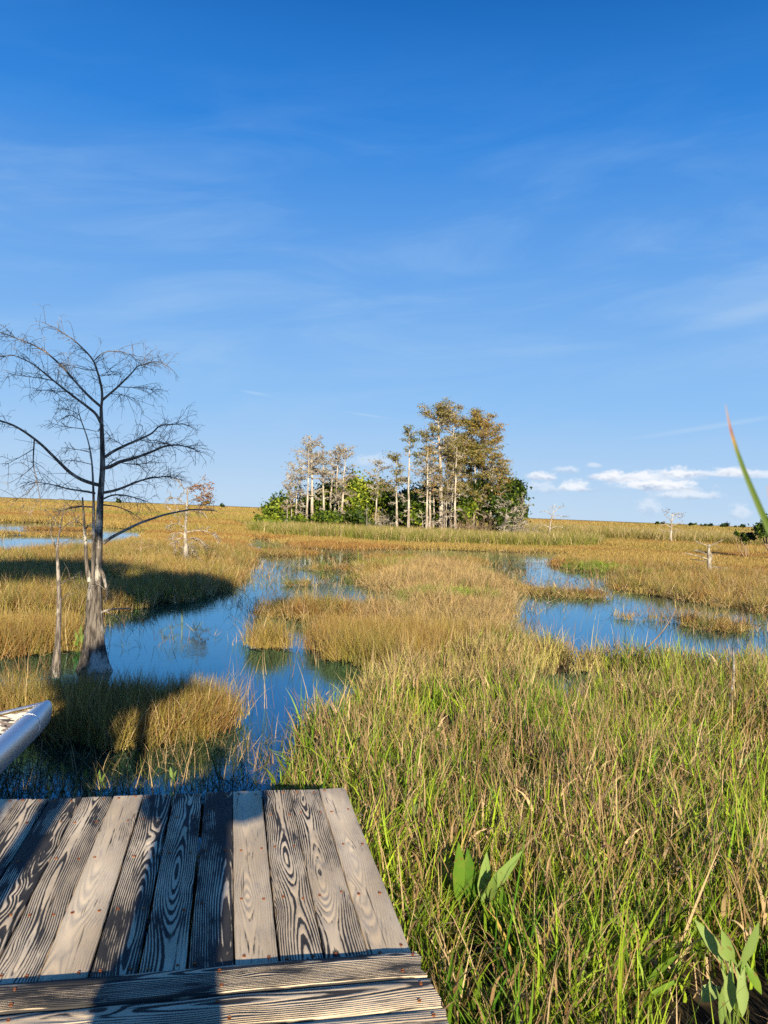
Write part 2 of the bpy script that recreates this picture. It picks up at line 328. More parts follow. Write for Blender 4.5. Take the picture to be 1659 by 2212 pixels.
# ------------------------------------------------------------------ water and land layout
def wp(pts): return np.array([at_z(x, y)[:2] for x, y in pts])
WATER = [wp(p) for p in (
    # near pool on the left with the lane down to the dock
    [(-260, 1352), (0, 1346), (120, 1342), (240, 1326), (330, 1312), (420, 1298), (468, 1282), (500, 1296), (530, 1318), (580, 1338), (660, 1346),
     (748, 1342), (790, 1346), (800, 1362), (740, 1374), (700, 1384), (690, 1400), (720, 1418), (800, 1440), (850, 1470), (800, 1520), (740, 1560), (690, 1600),
     (640, 1650), (600, 1720), (570, 1800), (520, 1900), (300, 2000), (-400, 2000)],
    # middle channel
    [(455, 1296), (512, 1254), (535, 1226), (562, 1216), (556, 1202), (500, 1184), (520, 1166), (562, 1159), (612, 1171), (660, 1186), (770, 1188), (900, 1186),
     (1050, 1191), (1200, 1195), (1275, 1200), (1190, 1222), (1060, 1218), (980, 1212), (900, 1214), (790, 1222), (770, 1250), (800, 1275), (880, 1290), (900, 1306), (840, 1318),
     (760, 1312), (700, 1316), (640, 1318), (560, 1312), (500, 1296)],
    # right pool
    [(1040, 1226), (1110, 1216), (1170, 1213), (1222, 1226), (1268, 1238), (1330, 1242), (1350, 1254), (1312, 1264), (1340, 1280), (1420, 1292), (1500, 1302),
     (1570, 1314), (1660, 1328), (1760, 1334), (1760, 1450), (1660, 1462), (1560, 1466), (1450, 1458), (1380, 1448), (1300, 1438), (1220, 1424), (1150, 1410), (1096, 1380),
     (1100, 1345), (1118, 1310), (1128, 1290), (1110, 1268), (1070, 1256)],
    # far sheet of open water on the left
    [(-200, 1140), (0, 1128), (90, 1129), (200, 1136), (310, 1147), (320, 1160), (250, 1180), (120, 1192), (0, 1196), (-200, 1196)],
    [(-120, 1190), (0, 1186), (24, 1204), (10, 1240), (-120, 1246)],
    [(470, 1129), (560, 1128), (610, 1134), (520, 1142)],
    [(1130, 1475), (1230, 1462), (1330, 1460), (1420, 1478), (1350, 1520), (1200, 1522)],
    [(1430, 1515), (1520, 1506), (1580, 1520), (1500, 1542)],
)]
ISLE = [wp(p) for p in (
    [(-260, 1540), (0, 1540), (80, 1536), (150, 1532), (220, 1534), (330, 1542), (420, 1544), (480, 1546), (492, 1560), (430, 1588), (360, 1604), (250, 1616), (180, 1612), (100, 1590), (0, 1582), (-260, 1592)],
    [(-260, 1388), (0, 1384), (110, 1380), (160, 1384), (176, 1396), (120, 1412), (0, 1422), (-260, 1428)],
    [(1092, 1268), (1150, 1276), (1212, 1280), (1262, 1285), (1330, 1290), (1290, 1300), (1220, 1292), (1140, 1288), (1100, 1280)],
    [(600, 1262), (650, 1259), (690, 1262), (650, 1269), (612, 1268)],
    [(640, 1229), (690, 1226), (764, 1227), (770, 1232), (700, 1236)],
    [(542, 1393), (566, 1389), (596, 1391), (600, 1397), (566, 1402)],
    [(570, 1190), (650, 1194), (690, 1198), (620, 1203), (560, 1198)],
    [(20, 1155), (60, 1153), (190, 1155), (180, 1159), (60, 1159)],
    [(80, 1141), (180, 1143), (170, 1146), (60, 1145)],
    [(800, 1206), (880, 1204), (940, 1208), (860, 1212)],
    [(1342, 1338), (1390, 1336), (1440, 1342), (1400, 1347)],
    [(1455, 1346), (1560, 1344), (1660, 1356), (1600, 1364), (1500, 1360)],
)]
def inside(poly, x, y):
    r = np.zeros(x.shape, bool); n = len(poly); x0, y0 = poly.min(0); x1, y1 = poly.max(0)
    sel = (x >= x0) & (x <= x1) & (y >= y0) & (y <= y1); xs, ys = x[sel], y[sel]; rr = np.zeros(xs.shape, bool)
    for i in range(n):
        (xa, ya), (xb, yb) = poly[i], poly[(i + 1) % n]
        c = ((ya > ys) != (yb > ys)) & (xs < (xb - xa) * (ys - ya) / (yb - ya + 1e-12) + xa); rr ^= c
    r[sel] = rr; return r
def is_land(x, y):
    d = np.hypot(x, y); a = np.clip(d * .022, .06, 1.2); f = 1.3 / np.clip(d * .06, .5, 6)
    wx = x + (fbm(x * f, y * f, 3) - .5) * 2.0 * a + (fbm(x * f * 4, y * f * 4, 4) - .5) * 1.5 * a; wy = y + (fbm(x * f, y * f, 9) - .5) * 2.0 * a + (fbm(x * f * 4, y * f * 4, 10) - .5) * 1.6 * a
    w = np.zeros(x.shape, bool); l = np.zeros(x.shape, bool)
    for p in WATER: w |= inside(p, wx, wy)
    for p in ISLE: l |= inside(p, wx, wy)
    return (~w) | l

def build_terrain():
    nr = 430; r = .35 * np.exp(np.linspace(0, math.log(5000 / .35), nr))
    a = np.concatenate([np.linspace(-48, 48, 760), np.linspace(52, 308, 66)]); a = np.radians(a); na = len(a)
    rr, aa = np.meshgrid(r, a, indexing='ij'); x, y = rr * np.sin(aa), rr * np.cos(aa)
    m = is_land(x, y).astype(float)
    for _ in range(2):
        m = (np.roll(m, 1, 1) + m * 2 + np.roll(m, -1, 1)) / 4; mm = m.copy(); mm[1:-1] = (m[:-2] + 2 * m[1:-1] + m[2:]) / 4; m = mm
    z = -.20 + .235 * m + (fbm(x * .9, y * .9, 5) - .5) * .06 * m
    z += np.clip((rr - 190) / 160, 0, 1) * .55 + np.clip((rr - 300) / 900, 0, 1) * (fbm(x * .01, y * .01, 8) - .5) * .9
    v = np.stack([x, y, z], -1).reshape(-1, 3)
    i = np.arange(nr - 1)[:, None] * na; j = np.arange(na)[None]; k = (j + 1) % na
    q = np.stack([i + j, i + k, i + na + k, i + na + j], -1).reshape(-1, 4)[:, ::-1]
    b = MB(); b.add(v, q); o = b.build('ground', M['ground'], smooth=True); tag(o, kind='structure')
    b = MB(); b.add([(-5200, -5200, 0), (5200, -5200, 0), (5200, 5200, 0), (-5200, 5200, 0)], [[0, 1, 2, 3]]); o = b.build('water', M['water']); tag(o, kind='structure')
build_terrain()

# ------------------------------------------------------------------ grass
LIB = bpy.data.collections.new('grass_tufts')
def blades(n, rad, hmin, hmax, w, lean, bend, dead=0.1, segs=4, taper=1.0, wvar=.35, seed=0, lift=0.0):
    g = np.random.default_rng(seed)
    az = g.uniform(0, 2 * math.pi, n); rr = rad * np.sqrt(g.random(n)); bx, by = rr * np.cos(az), rr * np.sin(az)
    h = g.uniform(hmin, hmax, n); la = g.uniform(0, 2 * math.pi, n); le = np.abs(g.normal(0, lean, n)); be = np.abs(g.normal(bend, bend * .6 + 1e-4, n))
    wd_ = w * (1 + g.uniform(-wvar, wvar, n)); isd = (g.random(n) < dead).astype(float); var = g.random(n)
    t = np.linspace(0, 1, segs + 1)[None]
    # path: angle from vertical grows along the blade
    ang = le[:, None] + be[:, None] * t * t; ds = h[:, None] / segs
    dx = np.sin(ang); dz = np.cos(ang)
    X = np.concatenate([np.zeros((n, 1)), np.cumsum((dx[:, :-1] + dx[:, 1:]) / 2 * ds, 1)], 1); Z = np.concatenate([np.zeros((n, 1)), np.cumsum((dz[:, :-1] + dz[:, 1:]) / 2 * ds, 1)], 1)
    cx, sx = np.cos(la)[:, None], np.sin(la)[:, None]
    P = np.stack([bx[:, None] + X * cx, by[:, None] + X * sx, np.maximum(Z + (g.random(n) * lift)[:, None], .004)], -1)
    fa = g.uniform(0, math.pi, n); side = np.stack([np.cos(fa), np.sin(fa), np.zeros(n)], -1)
    prof = np.clip(1.15 - t ** 1.6 * taper * 1.1, .06, 1)
    off = side[:, None] * (wd_[:, None] * prof / 2)[..., None]
    V = np.stack([P - off, P + off], 2)                        # n, segs+1, 2, 3
    idx = np.arange(n * (segs + 1) * 2).reshape(n, segs + 1, 2)
    Q = np.stack([idx[:, :-1, 0], idx[:, :-1, 1], idx[:, 1:, 1], idx[:, 1:, 0]], -1).reshape(-1, 4)
    C = np.stack(np.broadcast_arrays(isd[:, None, None], var[:, None, None], np.broadcast_to(t[..., None], (n, segs + 1, 2))), -1)
    return V.reshape(-1, 3), Q, C.reshape(-1, 3)
def tuft(name, specs, seed):
    b = MB(); b.link = False
    for i, sp in enumerate(specs):
        v, q, c = blades(seed=seed * 31 + i, **sp); b.add(v, q, None, c)
    o = b.build(name, M['grass']); LIB.objects.link(o); return o
TUFTS = []
def reg(kind, k, specs):
    for i in range(k): TUFTS.append(tuft('tuft_%02d_%s' % (len(TUFTS), kind), specs, len(TUFTS) + 5))
    return list(range(len(TUFTS) - k, len(TUFTS)))
T_MEADOW = reg('meadow', 7, [dict(n=14, rad=.14, hmin=.14, hmax=.48, w=.0125, lean=.36, bend=.7, dead=.04, segs=5, wvar=.5),
                             dict(n=5, rad=.13, hmin=.12, hmax=.30, w=.021, lean=.55, bend=1.0, dead=.10, segs=5),
                             dict(n=3, rad=.15, hmin=.22, hmax=.58, w=.0065, lean=.42, bend=.30, dead=.8, segs=4),
                             dict(n=2, rad=.15, hmin=.10, hmax=.22, w=.0135, lean=.8, bend=1.7, dead=1.0, segs=5, lift=.28)])
T_STRAW = reg('straw', 6, [dict(n=6, rad=.13, hmin=.30, hmax=.70, w=.0075, lean=.34, bend=.3, dead=.97, segs=5),
                           dict(n=6, rad=.14, hmin=.10, hmax=.26, w=.0125, lean=.66, bend=1.5, dead=.97, segs=5, lift=.34),
                           dict(n=9, rad=.13, hmin=.20, hmax=.50, w=.0115, lean=.30, bend=.6, dead=.0, segs=5)])
T_LITTER = reg('litter', 4, [dict(n=12, rad=.20, hmin=.20, hmax=.60, w=.0090, lean=1.15, bend=.35, dead=.92, segs=4, lift=.12),
                             dict(n=6, rad=.2, hmin=.1, hmax=.3, w=.016, lean=.9, bend=1.5, dead=.95, segs=5, lift=.15)])
T_BROAD = reg('broad', 4, [dict(n=5, rad=.09, hmin=.16, hmax=.40, w=.030, lean=.35, bend=.7, dead=.08, segs=6, taper=.95),
                           dict(n=6, rad=.12, hmin=.15, hmax=.45, w=.012, lean=.4, bend=.7, dead=.1, segs=5)])
T_RUSH = reg('rush', 5, [dict(n=34, rad=.14, hmin=.16, hmax=.52, w=.0048, lean=.30, bend=.50, dead=.16, segs=4)])
T_RUSHM = reg('rushmid', 5, [dict(n=40, rad=.24, hmin=.14, hmax=.50, w=.0095, lean=.34, bend=.5, dead=.18, segs=3)])
T_TUSS = reg('tussock', 6, [dict(n=70, rad=.09, hmin=.28, hmax=.66, w=.0075, lean=.42, bend=.75, dead=.22, segs=4),
                             dict(n=14, rad=.12, hmin=.15, hmax=.45, w=.008, lean=1.1, bend=.4, dead=.9, segs=3)])
T_SPARSE = reg('sparse', 4, [dict(n=9, rad=.22, hmin=.12, hmax=.46, w=.0042, lean=.22, bend=.3, dead=.25, segs=4)])
T_FLOAT = reg('float', 3, [dict(n=16, rad=.25, hmin=.12, hmax=.40, w=.006, lean=1.35, bend=.25, dead=.35, segs=3)])
T_FAR = reg('far', 4, [dict(n=60, rad=.8, hmin=.25, hmax=.62, w=.030, lean=.26, bend=.4, dead=.12, segs=2)])
T_SAW = reg('saw', 4, [dict(n=46, rad=.55, hmin=.55, hmax=1.35, w=.026, lean=.20, bend=.5, dead=.18, segs=3)])
T_VFAR = reg('vfar', 3, [dict(n=70, rad=3.2, hmin=.25, hmax=.75, w=.13, lean=.25, bend=.4, dead=.12, segs=2)])
T_REED = reg('reedling', 3, [dict(n=12, rad=.10, hmin=.45, hmax=.95, w=.009, lean=.20, bend=.5, dead=.08, segs=5)])

def lin(a, b, t): return np.asarray(a)[None] * (1 - t[:, None]) + np.asarray(b)[None] * t[:, None]
GREEN, LIME, OLIVE = (.055, .150, .010), (.320, .430, .028), (.235, .230, .042)
GOLD, AMBER, RUSTY, STRAWC = (.385, .268, .074), (.360, .205, .052), (.225, .110, .036), (.52, .37, .17)

def deck_uv(x, y): return (x - DK0[0]) * DU[0] + (y - DK0[1]) * DU[1], (x - DK0[0]) * DV[0] + (y - DK0[1]) * DV[1]
# dock frame: far right corner, direction of the boards, direction to the right
VPX = 500.0
DU = np.array([(VPX - W_ / 2), F_]); DU = DU / np.linalg.norm(DU); DV = np.array([DU[1], -DU[0]])
DK0 = at_z(745, 1701, HD)[:2]
NEAR = at_z(886, 2066, HD)[:2]; DLEN = -((NEAR - DK0) @ DU)

CLEAR = [(at_z(x, y)[:2], rr, k) for x, y, rr, k in ((1030, 2050, .13, .5), (1590, 2290, .16, .5), (820, 1690, .10, .3), (890, 1880, .10, .3), (1380, 2230, .12, .3), (1600, 1740, .15, .25), (1512, 1640, .15, .3), (1160, 1760, .12, .3))]
def keep_clear(x, y):
    ok = np.ones(x.shape, bool)
    for c, rr, k in CLEAR:
        t = np.clip(c[1] - y, 0, k); sx = c[0] * (1 - t / c[1]); ok &= ~((np.hypot(x - sx, y - (c[1] - t)) < rr))
    return ok
class Scatter:
    def __init__(s): s.p = []; s.i = []; s.r = []; s.s = []; s.c = []
    def add(s, x, y, z, idx, scale, colr, tilt=.12):
        n = len(x); s.p.append(np.stack([x, y, z], -1)); s.i.append(np.asarray(idx))
        s.r.append(np.stack([rng.normal(0, tilt, n), rng.normal(0, tilt, n), rng.uniform(0, 6.283, n)], -1))
        s.s.append(scale if np.ndim(scale) == 2 else np.repeat(np.asarray(scale)[:, None], 3, 1)); s.c.append(colr)
    def build(s, name):
        p = np.concatenate(s.p); me = bpy.data.meshes.new(name); me.vertices.add(len(p)); me.vertices.foreach_set('co', p.ravel())
        for nm, ty, arr, key in (('idx', 'INT', np.concatenate(s.i), 'value'), ('rot', 'FLOAT_VECTOR', np.concatenate(s.r), 'vector'),
                                 ('scl', 'FLOAT_VECTOR', np.concatenate(s.s), 'vector')):
            at = me.attributes.new(nm, ty, 'POINT'); at.data.foreach_set(key, np.ascontiguousarray(arr).ravel())
        at = me.attributes.new('icol', 'FLOAT_COLOR', 'POINT'); c = np.concatenate(s.c)
        at.data.foreach_set('color', np.concatenate([c, np.ones((len(c), 1))], 1).ravel())
        me.materials.append(M['grass'])
        o = bpy.data.objects.new(name, me); COL.objects.link(o)
        g = bpy.data.node_groups.new(name, 'GeometryNodeTree')
        g.interface.new_socket('Geometry', in_out='INPUT', socket_type='NodeSocketGeometry'); g.interface.new_socket('Geometry', in_out='OUTPUT', socket_type='NodeSocketGeometry')
        gi, go = g.nodes.new('NodeGroupInput'), g.nodes.new('NodeGroupOutput')
        ci = g.nodes.new('GeometryNodeCollectionInfo'); ci.inputs[0].default_value = LIB; ci.inputs[1].default_value = True; ci.inputs[2].default_value = True
        ip = g.nodes.new('GeometryNodeInstanceOnPoints'); ip.inputs['Pick Instance'].default_value = True
        def na(nm, ty):
            n = g.nodes.new('GeometryNodeInputNamedAttribute'); n.data_type = ty; n.inputs[0].default_value = nm
            return [q for q in n.outputs if q.enabled and q.name == 'Attribute'][0]
        e2r = g.nodes.new('FunctionNodeEulerToRotation')
        g.links.new(na('rot', 'FLOAT_VECTOR'), e2r.inputs[0]); g.links.new(e2r.outputs[0], ip.inputs['Rotation'])
        g.links.new(na('idx', 'INT'), ip.inputs['Instance Index']); g.links.new(na('scl', 'FLOAT_VECTOR'), ip.inputs['Scale'])
        g.links.new(gi.outputs[0], ip.inputs['Points']); g.links.new(ci.outputs[0], ip.inputs['Instance']); g.links.new(ip.outputs[0], go.inputs[0])
        md = o.modifiers.new('scatter', 'NODES'); md.node_group = g
        tag(o, kind='stuff'); return o

def to_px(x, y, z=0.0):
    d = np.stack([x, y, np.full(x.shape, z) - ZC], -1); dep = np.maximum(d @ FWD, .05)
    return W_ / 2 + F_ * (d @ RIGHT) / dep, H_ / 2 - F_ * (d @ UP) / dep
def pick(lst, n): return np.asarray(lst)[rng.integers(0, len(lst), n)]
def off_deck(x, y, m=.04):
    u, v = deck_uv(x, y); return ~((u < m) & (v < .06 + m) & (v > -2.35))

# polygons that choose what grows where (traced on the ground)
MEADOW = wp([(1700, 1420), (1560, 1428), (1440, 1430), (1290, 1424), (1140, 1404), (1040, 1402), (960, 1420), (880, 1446), (790, 1470), (700, 1500), (640, 1530), (600, 1580), (575, 1660),
             (560, 1760), (600, 2300), (1200, 5000), (4500, 5000), (4500, 1420)])
GREENRING = wp([(540, 1150), (560, 1139), (800, 1136), (1100, 1138), (1280, 1145), (1300, 1164), (1290, 1182), (1200, 1186), (1000, 1180), (860, 1176), (700, 1166), (600, 1160)])
SAW = wp([(1120, 1160), (1250, 1166), (1400, 1174), (1560, 1182), (1760, 1192), (1900, 1200), (1900, 1166), (1760, 1158), (1300, 1140), (1120, 1133)])
TANMID = wp([(740, 1290), (900, 1210), (1050, 1230), (1130, 1300), (1110, 1390), (1000, 1410), (860, 1400), (780, 1400), (690, 1380), (760, 1350)])
TANZ = wp([(660, 1480), (900, 1440), (1130, 1420), (1300, 1440), (1250, 1480), (1000, 1500), (860, 1540), (700, 1560)])
THIN = [(wp(p), d, k) for p, d, k in (
    ([(370, 1372), (480, 1366), (480, 1420), (370, 1428)], 3, 'b'), ([(530, 1345), (700, 1345), (720, 1420), (640, 1470), (520, 1480), (480, 1440)], 5, 'b'),
    ([(240, 1340), (400, 1316), (380, 1345), (240, 1365)], 4, 'b'), ([(470, 1455), (640, 1440), (620, 1540), (470, 1560)], 7, 'b'),
    ([(-100, 1600), (150, 1622), (420, 1606), (600, 1590), (600, 1720), (300, 1900), (-100, 1900)], 110, 'g'), ([(-100, 1430), (140, 1425), (160, 1480), (-100, 1490)], 9, 'b'),
    ([(1150, 1455), (1400, 1452), (1400, 1490), (1150, 1490)], 16, 'g'), ([(1430, 1490), (1580, 1488), (1580, 1520), (1430, 1520)], 14, 'g'),
    ([(1440, 1322), (1660, 1330), (1660, 1400), (1420, 1370)], 4, 'b'), ([(1110, 1300), (1160, 1300), (1230, 1400), (1110, 1390)], 5, 'b'), ([(1340, 1325), (1440, 1325), (1440, 1350), (1340, 1350)], 9, 'b'),
    ([(560, 1215), (900, 1200), (900, 1290), (480, 1290)], 1.2, 'b'), ([(770, 1186), (1275, 1195), (1180, 1208), (770, 1207)], 1.2, 'b'), ([(600, 1160), (640, 1160), (700, 1200), (560, 1210)], 1.5, 'b'),
    ([(1050, 1215), (1340, 1240), (1340, 1300), (1110, 1300)], 1.2, 'b'), ([(-200, 1130), (300, 1146), (200, 1166), (-200, 1172)], .35, 'b'))]

def grow():
    # --- foreground and rushes to 12 m
    A = Scatter(); n = 26500
    r = np.sqrt(rng.uniform(1.0, 12.5 ** 2, n)); a = rng.uniform(R(-60), R(68), n); x, y = r * np.sin(a), r * np.cos(a)
    ok = is_land(x, y) & off_deck(x, y, .05) & keep_clear(x, y); x, y, r = x[ok], y[ok], r[ok]
    mead = inside(MEADOW, x + (fbm(x, y, 41) - .5) * .8, y + (fbm(x, y, 43) - .5) * .8)
    n1 = fbm(x * .55, y * .55, 21); n2 = fbm(x * 1.6, y * 1.6, 22)
    # meadow
    lump = fbm(x * 1.3, y * 1.3, 24); s = mead & (rng.random(len(x)) < np.clip(.05 + 3.6 * (lump - .30), .08, 1)); lump = lump[s]; xs, ys, rs = x[s], y[s], r[s]; k = len(xs); q = fbm(xs * .8, ys * .8, 23) + rng.normal(0, .13, k); strawness = q > .605 + .085 * sstep_np(rs, 4.5, 7.0)
    idx = np.where(strawness, pick(T_STRAW, k), pick(T_MEADOW, k)); lit = rng.random(k) < .15; idx = np.where(lit, pick(T_LITTER, k), idx); idx = np.where(rng.random(k) < .075, pick(T_BROAD, k), idx)
    colr = lin(GREEN, LIME, np.clip(rng.normal(.38, .24, k) + 1.1 * (fbm(xs * 1.1, ys * 1.1, 26) - .3), 0, 1)); colr = np.where((rng.random(k) < .13)[:, None], lin(OLIVE, GOLD, rng.random(k)), colr)
    far = sstep_np(rs, 8.0, 11.5); colr = colr * (1 - .16 * far[:, None]) + np.asarray(GOLD)[None] * .16 * far[:, None]; tanz = inside(TANZ, xs, ys); colr[tanz] = colr[tanz] * .45 + np.asarray(STRAWC)[None] * .5
    A.add(xs, ys, np.full(k, .02), idx, rng.uniform(.70, 1.15, k) * (.50 + .98 * lump), colr)
    tall = rng.random(k) < .035; A.add(xs[tall], ys[tall], np.full(tall.sum(), .02), pick(T_REED, tall.sum()), rng.uniform(.6, 1.0, tall.sum()), colr[tall])
    A.build('meadow_grass')
    # --- rushes near
    B = Scatter(); s = ~mead; xs, ys = x[s], y[s]; k = len(xs); t = np.clip((n1[s] - .36) * 3.4 + rng.normal(0, .18, k), 0, 1)
    colr = lin(GOLD, OLIVE, t); colr = np.where((rng.random(k) < .25)[:, None], lin(AMBER, RUSTY, rng.random(k)), colr)
    B.add(xs, ys, np.full(k, .02), pick(T_RUSH, k), rng.uniform(.75, 1.15, k), colr, .16)
    rep = rng.random(k) < .8; jx, jy = xs[rep] + rng.normal(0, .1, rep.sum()), ys[rep] + rng.normal(0, .1, rep.sum())
    B.add(jx, jy, np.full(len(jx), .02), pick(T_RUSH, len(jx)), rng.uniform(.75, 1.1, len(jx)), colr[rep] * .95, .2)
    ts = rng.random(len(xs)) < .16; m_ = ts.sum(); tc = lin(OLIVE, GOLD, rng.random(m_)); u_ = rng.random(m_); tc[u_ < .35] = lin(AMBER, RUSTY, rng.random((u_ < .35).sum())); tw = rng.uniform(.6, 1.0, m_)
    B.add(xs[ts], ys[ts], np.full(m_, .02), pick(T_TUSS, m_), np.stack([tw, tw, rng.uniform(.6, 1.0, m_)], -1), tc, .15)
    # --- middle distance 10..36 m
    n = 42000; r = rng.uniform(11.5, 38, n); a = rng.uniform(R(-38), R(38), n); x, y = r * np.sin(a), r * np.cos(a)
    ok = is_land(x, y) & ~inside(MEADOW, x, y) ;
    x, y, r = x[ok], y[ok], r[ok]; edge = np.mean([is_land(x + dx * (.25 + .022 * r), y + dy * (.3 + .03 * r)) for dx, dy in ((1, 0), (-1, 0), (0, 1), (0, -1), (.45, .45), (-.45, .45), (.45, -.45), (-.45, -.45))], axis=0)
    ok = rng.random(len(x)) < np.clip(edge * 1.05 - .12, .10, 1) * np.clip(2.6 * (fbm(x * 1.1, y * 1.1, 47) - .22), .30, 1); x, y, r, edge = x[ok], y[ok], r[ok], edge[ok]; k = len(x)
    t = np.clip((fbm(x * .42, y * .42, 31) - .38) * 3.6 + rng.normal(0, .25, k), 0, 1); px, py = to_px(x, y)
    left = np.clip((900 - px) / 500, 0, 1)
    colr = lin(GOLD, OLIVE, t * (.7 + .3 * left)); colr = np.where((rng.random(k) < .22)[:, None], lin(AMBER, RUSTY, rng.random(k)), colr)
    tm = inside(TANMID, x, y); colr[tm] = colr[tm] * .35 + np.asarray(STRAWC)[None] * .62
    gr = (fbm(x * .22, y * .22, 35) > .63) & (px > 620); colr[gr] = lin(GREEN, LIME, rng.random(gr.sum()) * .7 + .1)
    hsc = .06 + .90 * fbm(x * .45, y * .45, 37) + .35 * fbm(x * 1.7, y * 1.7, 38) ; hsc = np.where(px < 560, hsc * 1.18, hsc); isl = np.zeros(k, bool)
    for pl in ISLE: isl |= inside(pl, x, y) | inside(pl, x, y + .4) | inside(pl, x, y - .4)
    sc = np.stack([np.clip(r / 18, .85, 1.2), np.clip(r / 18, .85, 1.2), hsc * rng.uniform(.75, 1.2, k) * np.where(isl, .66, 1) * (.55 + .45 * edge)], -1)
    colr = colr * (.72 + .56 * fbm(x * .9, y * .9, 39))[:, None]
    B.add(x, y, np.full(k, .02), pick(T_RUSHM, k), sc, colr, .16)
    ts = (rng.random(k) < .17 * np.clip(3.2 * (fbm(x * .8, y * .8, 46) - .28), 0, 1.6)); m_ = ts.sum(); tc = lin(OLIVE, GOLD, rng.random(m_)); u_ = rng.random(m_); tc[u_ < .25] = lin(AMBER, RUSTY, rng.random((u_ < .25).sum())); tc[u_ > .72] = lin((.10, .15, .02), (.22, .25, .04), rng.random((u_ > .72).sum())); tm2 = tm[ts]; tc[tm2] = tc[tm2] * .4 + np.asarray(STRAWC)[None] * .5
    tz = rng.uniform(.55, 1.15, m_) * np.where(isl[ts], .75, 1); tw = rng.uniform(.8, 1.35, m_); B.add(x[ts], y[ts], np.full(m_, .02), pick(T_TUSS, m_), np.stack([tw, tw, tz], -1), tc * .95, .12)
    lm = rng.random(k) < .05; B.add(x[lm], y[lm], np.full(lm.sum(), .03), pick(T_LITTER, lm.sum()), np.stack([np.clip(r[lm] / 11, 1, 2)] * 2 + [rng.uniform(.5, .9, lm.sum())], -1), colr[lm], .1)
    tl = rng.random(k) < .16; B.add(x[tl], y[tl], np.full(tl.sum(), .02), pick(T_SPARSE, tl.sum()), np.stack([np.clip(r[tl] / 10, 1, 2.5)] * 2 + [rng.uniform(1.0, 1.6, tl.sum())], -1), colr[tl] * .9, .2)
    B.build('golden_rushes')
    # --- far plain
    D = Scatter(); n = 30000; r = 34 * np.exp(rng.uniform(0, math.log(125 / 34), n)); a = rng.uniform(R(-36), R(36), n); x, y = r * np.sin(a), r * np.cos(a)
    ok = is_land(x, y); x, y, r = x[ok], y[ok], r[ok]; k = len(x); t = np.clip((fbm(x * .09, y * .09, 51) - .42) * 3.6 + rng.normal(0, .22, k), 0, 1)
    colr = lin(GOLD, OLIVE, t * .7); rb = fbm(x * .05, y * .12, 55) > .54; colr[rb] = lin(AMBER, RUSTY, rng.random(rb.sum()) * .55)
    saw = inside(SAW, x, y); ring = inside(GREENRING, x, y) & ~saw; low = np.zeros(k, bool)
    for pl in ISLE[6:10]: low |= inside(pl, x, y + .0) | inside(pl, x, y + 1.5) | inside(pl, x, y - 1.5)
    idx = pick(T_FAR, k); idx = np.where(saw | ring, pick(T_SAW, k), idx)
    colr[saw] = lin((.300, .250, .060), (.200, .200, .040), rng.random(saw.sum())); colr[ring] = lin((.150, .185, .026), (.290, .265, .050), np.clip(rng.normal(.4, .3, ring.sum()), 0, 1))
    sc = np.clip(r / 55, .75, 1.5); scz = rng.uniform(.75, 1.15, k) * np.where(saw, np.clip(.55 + (r - 36) / 45, .55, 1.12), np.where(ring, .80, np.where(low, .30, np.where(r < 62, .48, .8))))
    D.add(x, y, np.full(k, .02), idx, np.stack([sc, sc, scz], -1), colr, .08)
    n = 15000; r = 115 * np.exp(rng.uniform(0, math.log(650 / 115), n)); a = rng.uniform(R(-35), R(35), n); x, y = r * np.sin(a), r * np.cos(a)
    ok = is_land(x, y); x, y, r = x[ok], y[ok], r[ok]; k = len(x); t = np.clip((fbm(x * .025, y * .025, 61) - .40) * 3.2 + rng.normal(0, .15, k), 0, 1)
    colr = lin(GOLD, OLIVE, t * .8); rb = fbm(x * .02, y * .05, 65) > .58; colr[rb] = lin((.37, .235, .065), GOLD, rng.random(rb.sum()))
    sc = np.clip(r / 210, .7, 2.2); zz = np.clip((r - 190) / 160, 0, 1) * .5
    D.add(x, y, zz, pick(T_VFAR, k), np.stack([sc, sc, rng.uniform(.7, 1.2, k)], -1), colr, .05)
    D.build('sawgrass_plain')
    # --- stems standing in the water
    E = Scatter()
    for poly, dens, kind in THIN:
        (x0, y0), (x1, y1) = poly.min(0), poly.max(0); n = int((x1 - x0) * (y1 - y0) * dens); x, y = rng.uniform(x0, x1, n), rng.uniform(y0, y1, n)
        ok = inside(poly, x, y) & ~is_land(x, y) & off_deck(x, y) & (fbm(x * 1.1, y * 1.1, 71) + rng.normal(0, .12, n) > .47); x, y = x[ok], y[ok]; k = len(x)
        if not k: continue
        d = np.hypot(x, y); colr = lin((.16, .085, .035), (.27, .17, .06), rng.random(k)) if kind == 'b' else lin((.035, .050, .014), (.12, .145, .03), rng.random(k) ** 1.5)
        w = np.clip(d / 9, 1, 4); fl = rng.random(k) < (.6 if kind == 'g' else .15)
        E.add(x, y, np.full(k, .004), np.where(fl, pick(T_FLOAT, k), pick(T_SPARSE, k)), np.stack([w, w, rng.uniform(.55, 1.1, k) * (rng.uniform(.25, 1., k) if dens > 100 else 1)], -1), colr, .1)
    # ragged fringe of single stems along every shore
    n = 34000; r = rng.uniform(5, 42, n); a = rng.uniform(R(-36), R(36), n); x, y = r * np.sin(a), r * np.cos(a); dd = rng.exponential(.018, n) * r
    ok = ~is_land(x, y) & off_deck(x, y) & (is_land(x - dd, y) | is_land(x + dd, y) | is_land(x, y + 1.6 * dd) | is_land(x, y - 1.6 * dd)) & (rng.random(n) < .34); x, y, r = x[ok], y[ok], r[ok]; k = len(x)
    w = np.clip(r / 9, .8, 3); colr = lin((.20, .11, .04), (.33, .22, .07), rng.random(k)); g2 = rng.random(k) < .3; colr[g2] = lin((.08, .12, .02), (.17, .19, .04), rng.random(g2.sum()))
